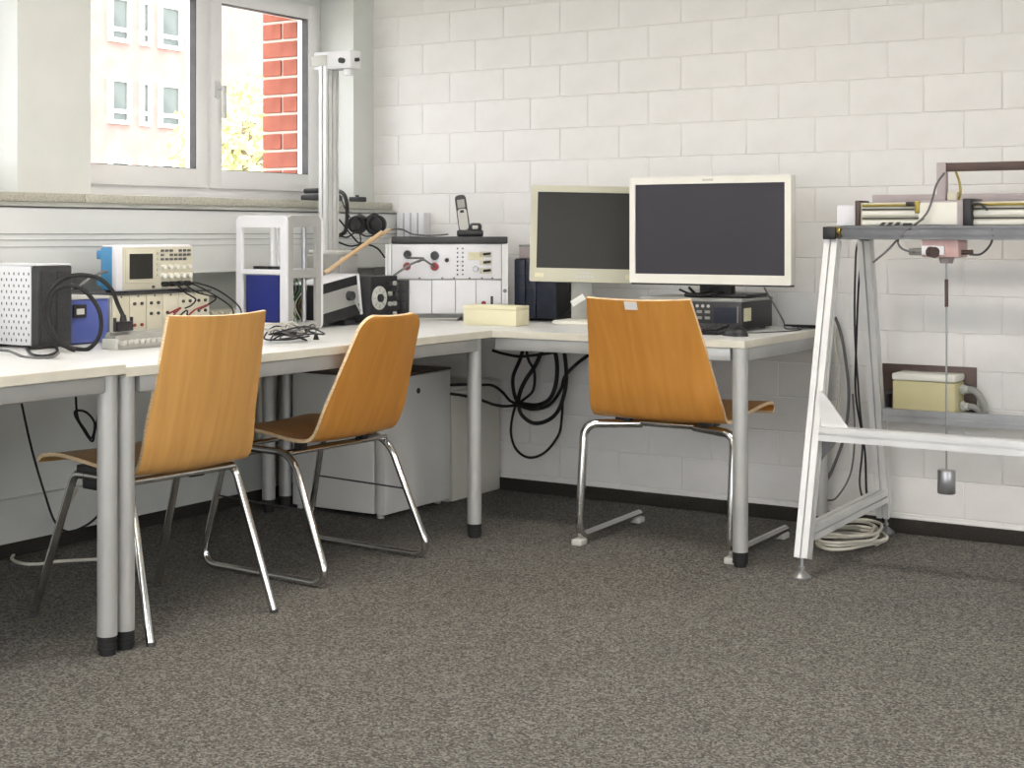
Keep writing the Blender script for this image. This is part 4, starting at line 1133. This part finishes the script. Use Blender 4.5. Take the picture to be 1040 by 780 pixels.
# mast with arm
ms = obj('mast', Lg(sbox(-1.418, -1.388, 4.86, 4.89, 1.2, 1.332, bev=.002)), 'mauve_grey', t)
obj('mast_arm', Lg(sbox(-1.392, XE-.6, 4.862, 4.888, 1.302, 1.330, bev=.002)), 'brown_metal', t)
obj('sensor_clip', Lg(sbox(-1.378, -1.345, 4.84, 4.88, 1.207, 1.235, bev=.004)), 'beige_plastic', tr_)
# rope and weight
obj('rope', Lg(cyl(B(), (WX, WY, .325), (WX, WY, 1.005), .0032, n=8)), 'alu', t)
obj('turnbuckle', Lg(cyl(B(), (WX, WY, .86), (WX, WY, .95), .006, n=10)), 'brown_metal', t)
obj('weight', Lg(lathe(B(), [(0, 0), (.027, 0), (.029, .003), (.029, .072), (.027, .076), (.006, .078), (0, .08)], 24, Matrix.Translation((WX, WY, .25)))), 'alu', t)
# loose cables of the rig
ZF = lambda x, y: (800+x/4.333, 150+y/4.333)
def rig(pts, r_, m, lb, Y=4.82, k=8):
    cable('rig_cable', [ony(*ZF(x, y), Y) for x, y in pts], r_, m, lb, k=k)
rig([(690, 110), (655, 160), (635, 230), (610, 290), (560, 340), (505, 380), (485, 415), (505, 445), (560, 463)], .0035, 'grey_cable', 'grey cable from the mast looping to the winch motor', 4.79)
rig([(600, 310), (540, 350), (490, 395), (440, 450), (375, 505)], .0035, 'grey_cable', 'grey cable slanting from the trolley to the rear gantry leg', 4.785)
rig([(800, 470), (850, 468), (890, 430), (905, 380), (895, 345)], .0035, 'charcoal', 'dark cable arcing from the winch plug up to the beam', 4.795)
rig([(740, 105), (755, 150), (760, 200), (745, 240)], .004, 'brass', 'short brass-coloured cable along the mast', 4.85)
rig([(800, 250), (840, 245), (865, 262), (880, 275)], .004, 'charcoal', 'short dark cable over the right trolley bumper', 4.815)
Z7 = lambda x, y: (820+x/4.586, 400+y/4.586)
for i, (pts, m, r_, lb) in enumerate((
    ([(848, 322), (853, 335), (858, 360), (862, 400), (858, 440), (846, 475), (838, 490)], 'grey_cable', .006, 'thick grey cable hanging between desk and gantry leg'),
    ([(846, 328), (848, 350), (852, 380), (850, 420), (842, 450)], 'white_cable', .006, 'pale cable hanging between desk and gantry leg'),
    ([(872, 244), (869, 262), (868, 330), (872, 400), (876, 450), (873, 490), (878, 512)], 'charcoal', .004, 'dark cable running down the rear gantry leg, inner one'),
    ([(876, 244), (872, 290), (870, 340), (869, 400), (878, 455), (880, 500), (884, 520)], 'black_rubber', .004, 'black cable running down the rear gantry leg, outer one'),
    ([(866, 400), (868, 440), (864, 480), (850, 505), (840, 508)], 'grey_cable', .0035, 'thin grey cable drooping behind the front gantry leg'))):
    cable('wall_cable', [ony(x, y, 5.35-.012*i) for x, y in pts], r_, m, lb)
# coil on the floor: one cable wound in five turns with a loose tail
pts = []
for k in range(60):
    a = 2*math.pi*k/12; i = k//12; rr = .17+.02*math.sin(3*a+i)
    pts.append(Vector((-1.80+.012*(i % 3)+.62*rr*math.cos(a), 5.08+.015*(i % 2)+rr*math.sin(a), .009+.011*k/12+.003*math.sin(2*a+i))))
pts += [Vector((-1.74, 5.20, .05)), Vector((-1.725, 5.16, .012)), Vector((-1.71, 5.13, .007)), Vector((-1.695, 5.17, .007))]
cable('cable_coil', pts, .0055, 'white_cable', 'pale cable coiled on the floor behind the gantry leg', k=4)

# wall junction box
t = thing('junction_box', 'pale yellow junction box on a dark plate low on the block wall', 'junction box', (-1.582, YB, .52))
obj('plate', sbox(-.19, .155, -.006, -.0005, -.09, .10, bev=.002), 'brown_metal', t)
obj('case', sbox(-.112, .112, -.13, -.007, -.06, .052, bev=.006), 'yellow_plastic', t)
obj('lid', sbox(-.114, .114, -.132, -.006, .053, .078, bev=.006), 'monitor_ivory', t)
for z in (-.035, .025):
    g = B(); cyl(g, (.112, -.06, z), (.14, -.06, z), .014, n=12); cyl(g, (.118, -.06, z), (.128, -.06, z), .019, n=6); obj('gland', g, 'light_grey', t)
g = B(); tube(g, spline([(.135, -.06, .025), (.165, -.06, .02), (.188, -.05, -.02), (.195, -.03, -.075)], 6), .013, 10); obj('conduit', g, 'grey_plastic', t)
g = B(); tube(g, spline([(.135, -.06, -.035), (.16, -.055, -.037), (.18, -.03, -.06), (.185, -.02, -.085)], 6), .011, 10); obj('conduit', g, 'grey_plastic', t)
g = B(); tube(g, spline([(-.112, -.06, .0), (-.14, -.05, .003), (-.16, -.03, -.01), (-.165, -.015, -.06)], 6), .009, 10); obj('conduit', g, 'charcoal', t)

# ================================================================== OUTSIDE
struct('ground', sbox(-90, 60, -60, 120, -3.2, -3.0), 'ground', label='pale paved ground outside')
FX = -45.0
t = thing('office_building', 'pale pink office building across the street with white window frames', 'building', (FX, 36, -3.0))
y0f, y1f = -14.0, 58.0
obj('wall', sbox(-8, 0, y0f, y1f-36 if False else y1f-10, 0, 19, bev=0), 'facade', t)
def fwin(ya, yb, za, zb):
    yc, zc_ = (ya+yb)/2-36, (za+zb)/2+3.0; hw, hh = (yb-ya)/2, (zb-za)/2
    key = (round(hw, 2), round(hh, 2))
    g = B(); ring_prism(g, rrect(-hw, hw, -hh, hh, .02, 1), rrect(-hw+.16, hw-.16, -hh+.16, hh-.16, .02, 1), lambda u, v, w_: Vector((w_, u, v)), -.02, .14)
    box(g, 0, .10, -hw+.17, hw-.17, -hh*.45-.08, -hh*.45+.08)
    f = obj('window_frame', g, 'facade_frame', t); f.location = (0.02, yc, zc_)
    p = obj('pane', sbox(-.01, .03, -hw+.1, hw-.1, -hh+.1, hh-.1), 'facade_pane', f)
P1 = [onx(x, 100, FX).y for x in (109, 131, 141, 152, 160, 183)]
zlo = (onx(120, 126, FX).z, onx(120, 79, FX).z)
pitch = onx(120, 126, FX).z - onx(120, 126+83, FX).z
per = (P1[4]-P1[0])*2.1
for n_ in range(-2, 1):
    for a, b in ((0, 1), (2, 3), (4, 5)):
        for lv in (-1, 0, 1, 2):
            fwin(P1[a]+n_*per, P1[b]+n_*per, zlo[0]+lv*pitch, zlo[1]+lv*pitch)
# tree beyond the window
def tree(loc, hgt, rad, label, seed):
    rr = random.Random(seed)
    t = thing('street_tree', label, 'tree', loc)
    g = B(); tube(g, spline([(0, 0, 0), (.08, .05, hgt*.25), (-.05, .02, hgt*.5), (.05, .1, hgt*.75)], 5), .13, 8)
    for k in range(9):
        a = rr.uniform(0, 6.28); z = hgt*rr.uniform(.35, .7); L = rad*rr.uniform(.5, .9)
        tube(g, spline([(0, 0, z), (L*.5*math.cos(a), L*.5*math.sin(a), z+L*.35), (L*math.cos(a), L*math.sin(a), z+L*.6)], 4), .04, 5)
    obj('trunk', g, 'bark', t)
    g = B()
    for k in range(2200):
        a, b = rr.uniform(0, 6.28), math.acos(rr.uniform(-1, 1)); q = rad*(rr.random()**.4)
        c = Vector((q*math.sin(b)*math.cos(a), q*math.sin(b)*math.sin(a), hgt*.68+q*1.15*math.cos(b)))
        d1 = Vector((rr.gauss(0, 1), rr.gauss(0, 1), rr.gauss(0, 1))).normalized(); d2 = d1.orthogonal().normalized(); s_ = rr.uniform(.06, .11)
        vs = [g.verts.new(c+d1*s_), g.verts.new(c+d2*s_*.5), g.verts.new(c-d1*s_), g.verts.new(c-d2*s_*.5)]
        g.faces.new(vs)
    o = obj('foliage', g, 'leaf', t, norm=False); o['kind'] = 'stuff'
p = onx(248, 60, -17)
tree((p.x, p.y, -3.0), 8.0, 1.25, 'slender yellow-green tree outside the right window pane', 5)
